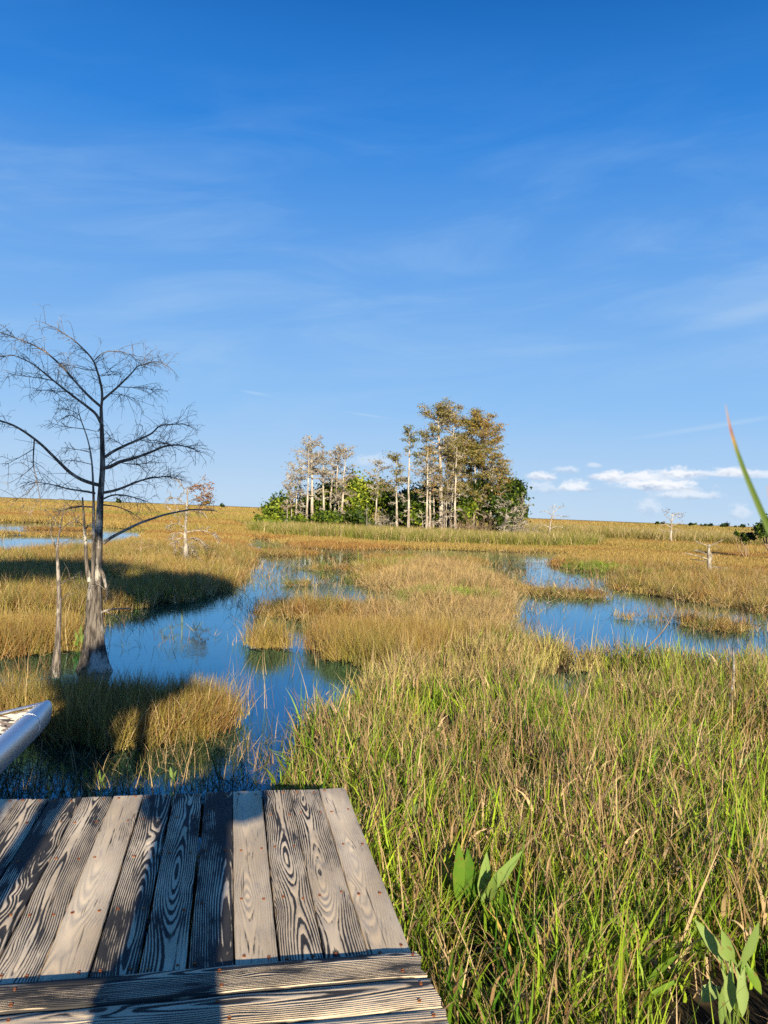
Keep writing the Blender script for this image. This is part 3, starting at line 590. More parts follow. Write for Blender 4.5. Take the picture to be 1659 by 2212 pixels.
    E.add(x, y, np.full(k, .004), np.where(rng.random(k) < .25, pick(T_FLOAT, k), pick(T_SPARSE, k)), np.stack([w, w, rng.uniform(.35, .95, k)], -1), colr, .18)
    E.build('emergent_stems')
def sstep_np(x, a, b): t = np.clip((x - a) / (b - a), 0, 1); return t * t * (3 - 2 * t)
grow()

# ------------------------------------------------------------------ dock
def plank(name, length, width, thick, parent, org, ang, seed, screws=(), ragged=.008):
    """board along local +Y from y=-length to 0; chamfered, slightly wavy edges, rusty screw heads let into the top"""
    g = np.random.default_rng(seed); n = 26; ys = np.linspace(-length, 0, n)
    hw, c = width / 2, .004
    sec = np.array([(-hw, -thick), (-hw, -c), (-hw + c, 0), (-hw * .5, .0008), (hw * .5, .0008), (hw - c, 0), (hw, -c), (hw, -thick)])
    k = len(sec); wob = np.cumsum(g.normal(0, .0006, (n, 2)), 0); V = np.zeros((n, k, 3))
    V[:, :, 1] = ys[:, None]; V[:, :, 0] = sec[None, :, 0]; V[:, :, 2] = sec[None, :, 1] + g.normal(0, .0006, (n, 1))
    V[:, :3, 0] += wob[:, :1]; V[:, 5:, 0] += wob[:, 1:]
    V[0, :, 1] += g.normal(0, ragged * .4, k); V[-1, :, 1] += g.normal(0, ragged * .5, k); V[-1, 2:6, 2] -= .002
    i = np.arange(n - 1)[:, None] * k; j = np.arange(k)[None]; kk = (j + 1) % k
    q = np.stack([i + j, i + kk, i + k + kk, i + k + j], -1).reshape(-1, 4)
    b = MB(); b.add(V.reshape(-1, 3), q); e = (n - 1) * k
    b.add(V[-1], None, [[0, t, t + 1] for t in range(1, k - 1)]); b.add(V[0], None, [[0, t + 1, t] for t in range(1, k - 1)])
    for sx, sy in screws:
        th = np.arange(8) * math.pi / 4; r = .0052 * g.uniform(.85, 1.15); sx += g.normal(0, .004); sy += g.normal(0, .012)
        top = np.stack([sx + r * np.cos(th), sy + r * np.sin(th), np.full(8, .0042)], -1); low = top.copy(); low[:, 2] = -.004
        b.add(np.concatenate([top, low]), [[a_, (a_ + 1) % 8, 8 + (a_ + 1) % 8, 8 + a_] for a_ in range(8)][0:8], [[0, a_, a_ + 1] for a_ in range(1, 7)], m=1)
    o = b.build(name, [M['wood'], M['rust']], parent); o.location = org; o.rotation_euler = (g.normal(0, .0012), g.normal(0, .006), ang + g.normal(0, .0012)); return o
def build_dock():
    base = np.array([*(DK0 + DU * -.7), 0.]); root = empty('wooden_dock', base)
    tag(root, 'weathered wooden dock of bare grey planks at the water edge', 'dock')
    ang = math.atan2(-DU[0], DU[1]); P, G = .1385, .0065; nlane = 16
    for i in range(nlane):
        v = -(P / 2 + i * (P + G)); org = np.array([*(DK0 + DV * v + DU * rnd.uniform(-.008, .008)), HD]) - base
        sc = [(sx, sy) for sy in (-.035, -.30, -.66, -1.08, -DLEN + .05) for sx in (-.042, .042)]
        plank('plank', DLEN + .05, P, .036, root, org, ang, 100 + i, [s for s in sc if rnd.random() < .85])
    # the stepped-up boards run across, nearest the photographer
    lenx = nlane * (P + G) + .075
    for j in range(30):
        u = -DLEN - j * (P + .007) - P / 2; endv = .010 + rnd.uniform(-.006, .010)
        org = np.array([*(DK0 + DU * u + DV * endv), HD + .022]) - base
        sc = [(sx, -t) for t in (.045, .62, 1.2, 1.8) for sx in (-.04, .04)]
        plank('cross_board', lenx, P, .038, root, org, ang - math.pi / 2, 200 + j, sc, .012)
    # frame and posts below
    def beam(name, u0, v0, u1, v1, z0, z1, w):
        a, b_ = DK0 + DU * u0 + DV * v0 - base[:2], DK0 + DU * u1 + DV * v1 - base[:2]; d = (b_ - a) / np.linalg.norm(b_ - a); nrm = np.array([-d[1], d[0]]) * w / 2
        c4 = [a - nrm, a + nrm, b_ + nrm, b_ - nrm]; V = [(*p, z) for z in (z0, z1) for p in c4]
        b = MB(); b.add(V, [[0, 1, 2, 3], [4, 7, 6, 5], [0, 4, 5, 1], [1, 5, 6, 2], [2, 6, 7, 3], [3, 7, 4, 0]]); return b.build(name, M['beam'], root)
    for u in (-.06, -.75, -DLEN + .02, -2.6, -3.6, -4.6, -5.6): beam('joist', u, -2.28, u, -.03, HD - .19, HD - .042, .045)
    beam('side_beam', -5.7, -.02, -.09, -.02, HD - .19, HD - .0435, .036)
    for u, v in ((-.14, -.10), (-.14, -1.2), (-.14, -2.2), (-1.6, -.10), (-1.6, -2.2)):
        p = DK0 + DU * u + DV * v - base[:2]; b = MB(); b.tube([(*p, -.6), (*p, HD - .192)], [.06, .058], 10); b.build('post', M['beam'], root)
build_dock()

# ------------------------------------------------------------------ trees
def smooth_path(pts, n):
    p = np.asarray(pts, float); d = np.r_[0, np.cumsum(np.linalg.norm(np.diff(p, axis=0), axis=1))]; t = np.linspace(0, d[-1], n)
    q = np.stack([np.interp(t, d, p[:, k]) for k in range(p.shape[1])], -1)
    for _ in range(2): q[1:-1] = (q[:-2] + 2 * q[1:-1] + q[2:]) / 4
    return q
def unit(v): return v / (np.linalg.norm(v) + 1e-9)
def twiglets(b, path, rad_end, per_m, lmin, lmax, g, r0=.0035, start=.12, sub=3, droop=.35, sides=3, dry=None):
    """fine arching twigs along a limb"""
    seg = np.linalg.norm(np.diff(path, axis=0), axis=1); tot = seg.sum(); cnt = max(2, int(tot * per_m)); tips = []
    for _ in range(cnt):
        f = start + (1 - start) * g.random() ** .75; fi = f * (len(path) - 1); i = min(int(fi), len(path) - 2); p = path[i] + (path[i + 1] - path[i]) * (fi - i)
        tg = unit(path[i + 1] - path[i]); rd = unit(g.normal(0, 1, 3) * np.array([1, 1, .8])); d = unit(tg * g.uniform(.25, 1.0) + rd * .75 + np.array([0, 0, g.uniform(-.1, .45)]))
        ln = g.uniform(lmin, lmax) * (1.1 - .45 * f); k = 5; pp = [p]; dd = d.copy()
        for s in range(k): dd = unit(dd + np.array([0, 0, -droop * .25]) + g.normal(0, .10, 3)); pp.append(pp[-1] + dd * ln / k)
        b.tube(pp, np.linspace(r0, r0 * .45, k + 1), sides, cap=False); tips.append(pp[-1])
        for _s in range(g.integers(max(1, sub - 1), sub + 2)):
            q = pp[g.integers(1, k + 1)]; sdv = unit(dd * .5 + unit(g.normal(0, 1, 3)) * .8); l2 = ln * g.uniform(.25, .6); m1 = q + sdv * l2 * .5 + np.array([0, 0, .01]); m2 = q + unit(sdv + np.array([0, 0, -droop])) * l2
            b.tube([q, m1, m2], [r0 * .62, r0 * .5, r0 * .36], 3, cap=False); tips.append(m2)
    return tips
def leafcards(b, pts, size, g, tone=(0.5, .25), elong=2.0, jitter=.0):
    p = np.asarray(pts, float).reshape(-1, 3); n = len(p)
    if not n: return
    p = p + g.normal(0, 1, (n, 3)) * jitter; d1 = g.normal(0, 1, (n, 3)); d1[:, 2] *= .6; d1 /= np.linalg.norm(d1, axis=1)[:, None]; d2 = np.cross(d1, g.normal(0, 1, (n, 3))); d2 /= np.linalg.norm(d2, axis=1)[:, None] + 1e-9
    sz = size * g.uniform(.6, 1.3, (n, 1)); a = d1 * sz * elong / 2; c = d2 * sz / 2
    V = np.stack([p - a, p + c, p + a, p - c], 1).reshape(-1, 3); q = np.arange(n * 4).reshape(-1, 4)
    col_ = np.stack([np.clip(g.normal(tone[0], tone[1], n), 0, 1), g.random(n), np.zeros(n)], -1); b.add(V, q, None, np.repeat(col_, 4, 0))

def zA(x, y): return x * .3334, 663.7 + y * .3334             # two tracing frames of the photograph
def zB(x, y): return 55.3 + x * .2667, 1050.9 + y * .2667

def main_cypress():
    base = at_z(203, 1447); Y0 = base[1]; base[2] = -.05; root = empty('bare_cypress', base)
    tag(root, 'tall bare grey cypress with flared base and wide leafless limbs beside the blue pool', 'tree')
    g = np.random.default_rng(3); org = base
    def P(lst, fr, d0=0., d1=0.):
        n = len(lst); return np.array([at_y(*fr(x, y), Y0 + d0 + (d1 - d0) * (i / max(1, n - 1)) ** 1.3) for i, (x, y) in enumerate(lst)]) - org
    ppm = F_ / Y0                                             # picture units per metre at the trunk
    # trunk, fluted and flared
    tr = [(555, 1560, 175), (555, 1500, 150), (556, 1430, 118), (557, 1350, 98), (556, 1260, 84), (555, 1150, 74), (556, 1050, 67), (557, 950, 62), (560, 860, 57), (566, 770, 50), (574, 690, 42), (583, 600, 36), (590, 480, 31), (595, 360, 29), (601, 220, 27), (606, 100, 25)]
    pts = [zB(x, y) for x, y, w in tr] + [zA(x, y) for x, y in ((664, 1060), (665, 980), (662, 880), (659, 790), (656, 700), (655, 640))]
    rad = [w * .2667 / ppm for _, _, w in tr] + [w * .3334 / ppm for w in (16.5, 15.5, 14.5, 13, 11, 9.5)]
    path = np.array([at_y(x, y, Y0) for x, y in pts]) - org; n = len(path); sides = 28; b = MB(); th = np.arange(sides) * 2 * math.pi / sides
    V = np.zeros((n, sides, 3))
    for i in range(n):
        fl = np.clip(rad[i] / .12 - .45, 0, 1.6); lob = 1 + .16 * min(fl, 1) * np.cos(4 * th + 1.1 + path[i, 2] * .5) + .07 * min(fl, 1) * np.cos(7 * th + 2 + path[i, 2]) + .05 * np.cos(9 * th + 3 * path[i, 2])
        V[i] = path[i] + (rad[i] * lob)[:, None] * np.stack([np.cos(th), np.sin(th), np.zeros(sides)], -1)
    i = np.arange(n - 1)[:, None] * sides; j = np.arange(sides)[None]; k = (j + 1) % sides
    b.add(V.reshape(-1, 3), np.stack([i + j, i + k, i + sides + k, i + sides + j], -1).reshape(-1, 4)); b.build('trunk', M['bark_dark'], root, True)
    def limb(name, lst, fr, w0, w1, d1, per_m=26, lmin=.14, lmax=.46, extra=(), start=.12, mat='limb_dark'):
        b = MB(); p = smooth_path(P(lst, fr, 0, d1), max(8, len(lst) * 3)); r = np.linspace(w0, w1, len(p)) / ppm; b.tube(p, r, 8)
        if per_m: twiglets(b, p, r[-1], per_m, lmin, lmax, g, start=start)
        for l2, e0, e1, a0, a1 in extra:
            p2 = smooth_path(P(l2, fr, e0, e1), max(8, len(l2) * 3)); r2 = np.linspace(a0, a1, len(p2)) / ppm; b.tube(p2, r2, 6); twiglets(b, p2, r2[-1], per_m or 24, lmin, lmax, g, start=.05)
        b.build(name, M[mat], root, True)
    limb('branch', [(655, 645), (600, 600), (530, 530), (460, 450), (400, 380), (345, 330), (290, 285), (230, 250), (160, 220), (80, 190), (0, 160), (-50, 150)], zA, 3.0, .7, .5)
    limb('branch', [(656, 650), (663, 590), (660, 530), (645, 460), (625, 400), (610, 350), (570, 300), (520, 250), (470, 205), (420, 175), (350, 130), (270, 95)], zA, 3.0, .5, -.4, 20,
         extra=(([(612, 345), (650, 305), (690, 285), (780, 285), (840, 300), (885, 350)], -.1, .3, 1.3, .5), ([(625, 410), (560, 405), (480, 385), (400, 360)], -.1, .4, 1.0, .4), ([(640, 440), (720, 440), (800, 430)], -.1, -.4, .9, .4)))
    limb('branch', [(660, 605), (700, 570), (760, 520), (820, 460), (870, 410), (885, 380), (940, 370), (1010, 345), (1080, 380)], zA, 2.6, .5, .5, 28,
         extra=(([(770, 515), (850, 520), (930, 520), (1030, 545)], .2, .6, 1.0, .4), ([(720, 560), (800, 570), (870, 590)], .1, -.2, .9, .4)))
    limb('branch', [(655, 755), (625, 690), (560, 640), (500, 595), (440, 550), (390, 510), (340, 470), (280, 420), (220, 370), (140, 330), (60, 300), (0, 340)], zA, 3.2, .6, -.5, 26,
         extra=(([(350, 477), (270, 460), (190, 450), (100, 440), (40, 420)], -.3, -.5, 1.2, .4), ([(440, 550), (360, 540), (260, 540)], -.2, .1, 1.0, .4)))
    limb('branch', [(640, 1152), (590, 1140), (520, 1115), (450, 1070), (390, 1010), (330, 950), (270, 890), (220, 850), (150, 800), (80, 760), (0, 735), (-90, 715)], zA, 4.0, 1.6, -.7, 12,
         extra=(([(222, 862), (216, 960), (214, 1030), (240, 1120), (255, 1220), (265, 1300)], -.5, -.7, 1.5, .5), ([(214, 1030), (160, 1080), (80, 1130)], -.5, -.6, .9, .4), ([(215, 920), (150, 960), (20, 1030)], -.5, -.4, .9, .4), ([(240, 1120), (190, 1200), (80, 1260)], -.5, -.8, .8, .3)))
    limb('branch', [(680, 972), (720, 940), (800, 900), (870, 870), (940, 840), (1000, 810), (1020, 770), (1080, 760), (1200, 755), (1260, 790)], zA, 3.4, .6, .4, 30,
         extra=(([(800, 900), (760, 870), (700, 840)], .1, .4, .9, .4), ([(900, 855), (980, 880), (1080, 880)], .2, .7, 1.0, .4)))
    limb('branch', [(672, 1040), (710, 1040), (770, 1000), (850, 985), (920, 960), (1000, 930), (1060, 900), (1150, 890), (1220, 905), (1300, 940)], zA, 4.4, .7, -.5, 30,
         extra=(([(770, 1005), (850, 1020), (960, 1010)], -.1, -.4, 1.2, .4), ([(690, 1035), (720, 1000), (770, 970)], 0, .3, 1.2, .5)))
    limb('branch', [(668, 1202), (740, 1190), (820, 1160), (900, 1125), (980, 1105), (1080, 1095), (1180, 1120)], zA, 3.2, .6, .5, 30)
    limb('branch', [(655, 1250), (720, 1215), (800, 1215), (900, 1240), (980, 1270)], zA, 2.2, .5, -.4, 26)
    limb('branch', [(668, 1532), (720, 1490), (800, 1450), (900, 1400), (1000, 1365), (1080, 1340), (1160, 1325), (1220, 1310), (1300, 1312), (1390, 1318)], zA, 3.6, 1.0, .9, 9, start=.45, mat='bark_dead')
    limb('branch', [(615, 1205), (540, 1190), (450, 1180), (380, 1160), (300, 1140), (180, 1130)], zA, 2.4, .5, .4, 26)
    limb('branch', [(605, 1295), (520, 1290), (420, 1310), (340, 1330)], zA, 2.0, .5, .3, 20)
    limb('branch', [(668, 1280), (760, 1290), (830, 1320), (885, 1350)], zA, 1.6, .5, -.2, 9)
    limb('branch', [(570, 660), (600, 665), (625, 700), (640, 760), (655, 830), (660, 880), (640, 940)], zB, 5.0, 1.5, -.18, 12, .1, .3, start=.5)
    limb('broken_limb', [(600, 1030), (640, 1005), (720, 992), (850, 986)], zB, 3.0, 1.2, -.2, 0, mat='bark_dead', extra=(([(640, 1005), (690, 1030), (760, 1065)], -.05, -.1, 1.2, .6),))
    # slim second stem close on the left, and a dead stub beside it
    b = MB(); p = smooth_path(np.concatenate([P([(545, 790), (545, 650), (548, 500), (550, 300), (552, 120)], zB, -.08, -.1), P([(600, 1050), (590, 950), (570, 850), (540, 770), (505, 690), (503, 645)], zA, -.1, -.25)]), 24)
    b.tube(p, np.linspace(4.6, .8, 24) / ppm, 8); b.build('side_stem', M['bark_dark'], root, True)
    for l in ([(588, 940), (520, 925), (440, 912)], [(556, 790), (470, 780), (400, 770), (330, 750)], [(600, 1020), (520, 1000), (430, 990)], [(530, 740), (470, 700), (430, 700)], [(515, 700), (450, 660), (360, 655)], [(560, 790), (600, 800), (640, 805)]):
        limb('side_twig', l, zA, .9, .4, rnd.uniform(-.5, .2), 26, .08, .26)
    b = MB(); p = smooth_path(P([(520, 770), (500, 690), (490, 600), (486, 450), (478, 350), (470, 240), (466, 140), (460, 88)], zB, -.05, -.12), 20); b.tube(p, np.linspace(5.6, 1.6, 20) / ppm, 8); b.build('dead_stub', M['bark_dark'], root, True)
    limb('stub_twig', [(485, 345), (510, 315), (545, 290), (585, 292)], zB, 1.8, .9, .1, 5, .08, .2); limb('stub_twig', [(484, 340), (440, 290), (400, 285), (350, 310)], zB, 1.2, .5, -.3, 12, .1, .3)
    limb('stub_twig', [(465, 160), (390, 155), (280, 200)], zB, 1.2, .5, .2, 18, .1, .3)
main_cypress()

def small_tree(name, label, basepx, trunkpts, tr_w, limbs, bark, per_m, lmin, lmax, leaf=None, group=None, Y=None, seed=1, r0=.0035, droop=.35, cat='tree', z0=-.05):
    base = at_z(*basepx) if Y is None else at_y(*basepx, Y); Y0 = base[1]; base[2] = z0; root = empty(name, base); tag(root, label, cat, group); g = np.random.default_rng(seed); ppm = F_ / Y0
    b = MB(); p = np.array([at_y(x, y, Y0) for x, y in trunkpts]) - base; p[0, 2] = 0; n = len(trunkpts) * 3; b.tube(smooth_path(p, n), np.interp(np.linspace(0, 1, n), np.linspace(0, 1, len(tr_w)), np.asarray(tr_w) / ppm), 9); b.build('trunk', bark, root, True)
    tips = []
    for pts, w0, w1, d1 in limbs:
        b = MB(); m = len(pts); p = np.array([at_y(x, y, Y0 + d1 * (i / (m - 1))) for i, (x, y) in enumerate(pts)]) - base; n = max(6, m * 3); sp = smooth_path(p, n)
        b.tube(sp, np.linspace(w0, w1, n) / ppm, 6); tips += twiglets(b, sp, 0, per_m, lmin, lmax, g, r0=r0, start=.1, sub=2, droop=droop); b.build('branch', bark, root, True)
    if leaf:
        b = MB(); sel = [t for t in tips if leaf[3](t + base)]; pts = [t + g.normal(0, leaf[1], 3) for t in sel for _ in range(leaf[0])]
        if pts: leafcards(b, pts, leaf[2], g, (.5, .3), 3.0); b.build('crown', M['leaf_rust'], root)
    return root
small_tree('bare_sapling', 'thin leaning leafless sapling standing just left of the tall bare cypress', (119, 1462),
           [(119, 1470), (121, 1440), (124, 1400), (127, 1345), (128, 1290), (126, 1240), (124, 1200), (122, 1180), (127, 1160), (133, 1125), (140, 1090)], [13, 9, 6.5, 5.6, 5.2, 4.6, 4, 3, 2, 1.2, .8],
           [([(122, 1186), (113, 1165), (108, 1145), (111, 1138)], 1.6, .5, -.2), ([(124, 1185), (140, 1170), (165, 1165), (182, 1158)], 1.4, .4, .2), ([(128, 1152), (145, 1130), (170, 1118)], .9, .3, -.2),
            ([(130, 1140), (112, 1115), (95, 1100)], .9, .3, .3), ([(136, 1110), (160, 1098), (180, 1095)], .8, .3, .2), ([(131, 1260), (145, 1252), (165, 1245), (176, 1247)], 1.0, .4, -.2), ([(131, 1300), (142, 1285), (160, 1282)], 1.0, .4, .15)],
           M['limb_dark'], 16, .08, .3, seed=4, r0=.003)
yw = at_z(404, 1230)[1]
small_tree('dwarf_cypress', 'small pale dwarf cypress with drooping white twigs and rusty top behind the bare cypress', (404, 1230),
           [(404, 1234), (404, 1215), (402, 1190), (400, 1160), (401, 1130), (403, 1100), (405, 1075), (406, 1052)], [9, 6.5, 4.6, 3.6, 3, 2.4, 1.6, .7],
           [([(402, 1160), (392, 1150), (378, 1152), (368, 1166)], 1.5, .6, -.3), ([(402, 1165), (390, 1160), (380, 1168), (374, 1182)], 1.2, .5, -.6), ([(402, 1168), (415, 1160), (432, 1166), (444, 1180)], 1.5, .6, -.4), ([(402, 1150), (420, 1146), (445, 1146), (470, 1160)], 1.5, .6, .4),
            ([(401, 1140), (385, 1130), (360, 1136)], 1.3, .5, .3), ([(403, 1112), (385, 1104), (362, 1100)], 1.2, .5, -.3), ([(403, 1108), (425, 1100), (455, 1098)], 1.2, .5, .3), ([(404, 1090), (385, 1078), (366, 1072)], 1.1, .4, .4), ([(404, 1085), (425, 1075), (452, 1062)], 1.1, .4, -.3),
            ([(405, 1070), (395, 1052), (385, 1040)], .9, .4, .2), ([(405, 1065), (420, 1050), (440, 1045)], .9, .4, .2), ([(402, 1175), (396, 1180), (388, 1200)], 1.0, .4, .5), ([(403, 1178), (412, 1182), (420, 1200)], 1.0, .4, -.5)],
           M['bark_dead'], 13, .15, .5, (6, .06, .035, lambda t: t[2] > 2.0 and t[0] > at_y(404, 1100, yw)[0] - .1), seed=6, r0=.014, droop=.7)
small_tree('tiny_dead_sapling', 'tiny dead reddish sapling standing in the golden rushes between the two cypresses', (305, 1208), [(305, 1208), (304, 1190), (305, 1172), (306, 1160)], [2.2, 1.6, 1.0, .5],
           [([(304, 1190), (292, 1180), (284, 1176)], .7, .3, .1), ([(305, 1185), (320, 1180), (334, 1178)], .7, .3, -.1), ([(305, 1176), (296, 1168)], .6, .3, .2), ([(305, 1174), (316, 1168), (328, 1166)], .6, .3, .1)], M['twig'], 12, .1, .3, seed=7, r0=.008)
small_tree('dead_cypress', 'short dead cypress snag with sparse bleached horizontal limbs in the right-hand marsh', (1533, 1248), [(1533, 1250), (1533, 1225), (1532, 1205), (1531, 1190), (1531, 1176)], [5.5, 4.4, 3.8, 3.2, 2.4],
           [([(1531, 1180), (1516, 1174), (1502, 1168)], 1.3, .5, -.2), ([(1531, 1180), (1545, 1174), (1562, 1166)], 1.3, .5, .2), ([(1531, 1200), (1515, 1192), (1496, 1188)], 1.4, .5, .3), ([(1532, 1209), (1510, 1201), (1478, 1194)], 1.6, .6, -.3), ([(1532, 1213), (1512, 1210), (1490, 1208)], 1.2, .5, .4),
            ([(1533, 1226), (1545, 1224), (1560, 1228), (1572, 1226)], 1.4, .5, -.2), ([(1533, 1228), (1545, 1230), (1560, 1236)], 1.1, .4, .3), ([(1533, 1192), (1538, 1200), (1536, 1212)], 1.5, 1.0, 0)], M['bark_dead'], 3, .15, .4, seed=8, r0=.011)
small_tree('pale_cypress', 'lone pale leafless cypress rising above the tall sawgrass on the right', (1452, 1176), [(1450, 1176), (1449, 1160), (1450, 1140), (1451, 1122), (1453, 1110)], [3.8, 2.5, 1.9, 1.4, .6],
           [([(1450, 1152), (1440, 1146), (1428, 1146)], .9, .4, .6), ([(1450, 1150), (1462, 1144), (1474, 1146)], .9, .4, -.6), ([(1450, 1140), (1438, 1132), (1426, 1134)], .9, .4, -.6), ([(1450, 1138), (1464, 1130), (1476, 1128)], .9, .4, .6), ([(1451, 1128), (1442, 1118), (1434, 1112)], .8, .3, .5), ([(1451, 1126), (1462, 1116), (1474, 1116)], .8, .3, -.4), ([(1452, 1116), (1446, 1108), (1440, 1106)], .7, .3, .2), ([(1452, 1116), (1460, 1108), (1468, 1108)], .7, .3, .2)],
           M['bark_pale'], 3.6, .3, .8, (2, .10, .07, lambda t: t[2] > 2.6), Y=72., seed=9, r0=.016)
small_tree('crooked_pale_cypress', 'crooked pale dwarf cypress with limbs swept right at the right end of the tree island', (1187, 1172), [(1188, 1172), (1186, 1155), (1188, 1140), (1190, 1122), (1196, 1108)], [3.6, 2.4, 1.9, 1.5, .8],
           [([(1190, 1122), (1205, 1112), (1222, 1116)], 1.0, .4, .5), ([(1195, 1108), (1205, 1098), (1220, 1092)], .9, .4, -.4), ([(1188, 1140), (1172, 1132), (1158, 1136)], 1.0, .4, .4), ([(1188, 1142), (1204, 1136), (1216, 1140)], .9, .4, -.5), ([(1193, 1114), (1180, 1104), (1168, 1106)], .9, .4, .4), ([(1196, 1108), (1194, 1096), (1200, 1088)], .8, .3, .1)],
           M['bark_pale'], 3.0, .3, .9, Y=70., seed=10, r0=.018)

# ------------------------------------------------------------------ tree island
def island_cypress(label, bx, by, tx, ty, Y, crown_w, lo, nbr, leaf, tone, seed, tw=1.0, group='cypresses of the tree island', low_dead=0, flat=.5, name='island_cypress', bark='bark_pale'):
    g = np.random.default_rng(seed); base = at_y(bx, by, Y); base[2] = 0; top = at_y(tx, ty, Y) - base; H = top[2]
    root = empty(name, base); tag(root, label, 'tree', group)
    n = 12; t = np.linspace(0, 1, n); path = t[:, None] * top[None]; wob = np.cumsum(g.normal(0, .028 * H / 9, (n, 2)), 0); wob -= t[:, None] * wob[-1:]; path[:, :2] += wob; path[0, 2] = -.1
    r = tw * (.020 * H ** .9) * np.clip(1.08 - t, .08, 1) ** .8 * (1 + .9 * np.exp(-t * 14)); b = MB(); b.tube(path, r, 8); tips = []
    tb = b
    for k in range(nbr + low_dead):
        dead = k >= nbr; f = (lo + (1 - lo) * g.random() ** .85) if not dead else g.uniform(.12, lo + .1); fi = f * (n - 1); i = min(int(fi), n - 2); p0 = path[i] + (path[i + 1] - path[i]) * (fi - i)
        az = g.uniform(0, 2 * math.pi); rel = (f - lo) / (1 - lo + 1e-6); prof = 1 - flat * max(0, rel) ** 2; ln = crown_w * g.uniform(.45, 1.0) * prof * (.75 if dead else 1)
        el = R(g.uniform(-12, 18)) if dead else R(g.uniform(0, 30) + 35 * max(0, rel) ** 2); d = np.array([math.cos(az) * math.cos(el), math.sin(az) * math.cos(el), math.sin(el)]); pp = [p0]; dd = d.copy(); m = 5
        for s in range(m): dd = unit(dd + g.normal(0, .16, 3) + np.array([0, 0, .10 if s > 2 and not dead else -.05])); pp.append(pp[-1] + dd * ln / m)
        pp = np.array(pp); r1 = max(.020, min(r[i] * .6, .04 * ln ** .6)); tb.tube(pp, np.linspace(r1, .012, m + 1), 4, cap=False)
        for s in range(int(7 + ln * 5)):
            fj = g.uniform(.2, 1) * m; jj = min(int(fj), m - 1); q0 = pp[jj] + (pp[jj + 1] - pp[jj]) * (fj - jj); sd = unit(unit(pp[-1] - pp[0]) * .6 + g.normal(0, .55, 3) * np.array([1, 1, .55]) + np.array([0, 0, .12])); l2 = ln * g.uniform(.15, .42)
            q1 = q0 + sd * l2 * .5; q2 = q0 + unit(sd + g.normal(0, .2, 3)) * l2; tb.tube([q0, q1, q2], [.020, .017, .011], 3, cap=False)
            for _u in range(2): q3 = q1 + unit(sd + g.normal(0, .7, 3)) * l2 * .5; tb.tube([q1, q3], [.014, .009], 3, cap=False); (None if dead else tips.append(q3))
            if not dead: tips += [q1, q2]
    tb.build('trunk', M[bark], root, True)
    if leaf and tips:
        tips = np.array(tips); keep = g.random(len(tips)) < min(1, leaf[1] ** 1.6); tips = tips[keep]; pts = np.repeat(tips, max(2, int(leaf[0] * .62)), 0); pts = pts + g.normal(0, 1, pts.shape) * np.array([.20, .20, .06]) * leaf[2]
        b = MB(); leafcards(b, pts, .082, g, (tone[0] - .08, tone[1]), 2.2); b.build('crown', M['leaf_amber'], root)
    return root
def q4(x, y): return 553 + x * .1667, 940.3 + y * .1667
def q5(x, y): return 829.6 + x * .1834, 862.8 + y * .1834
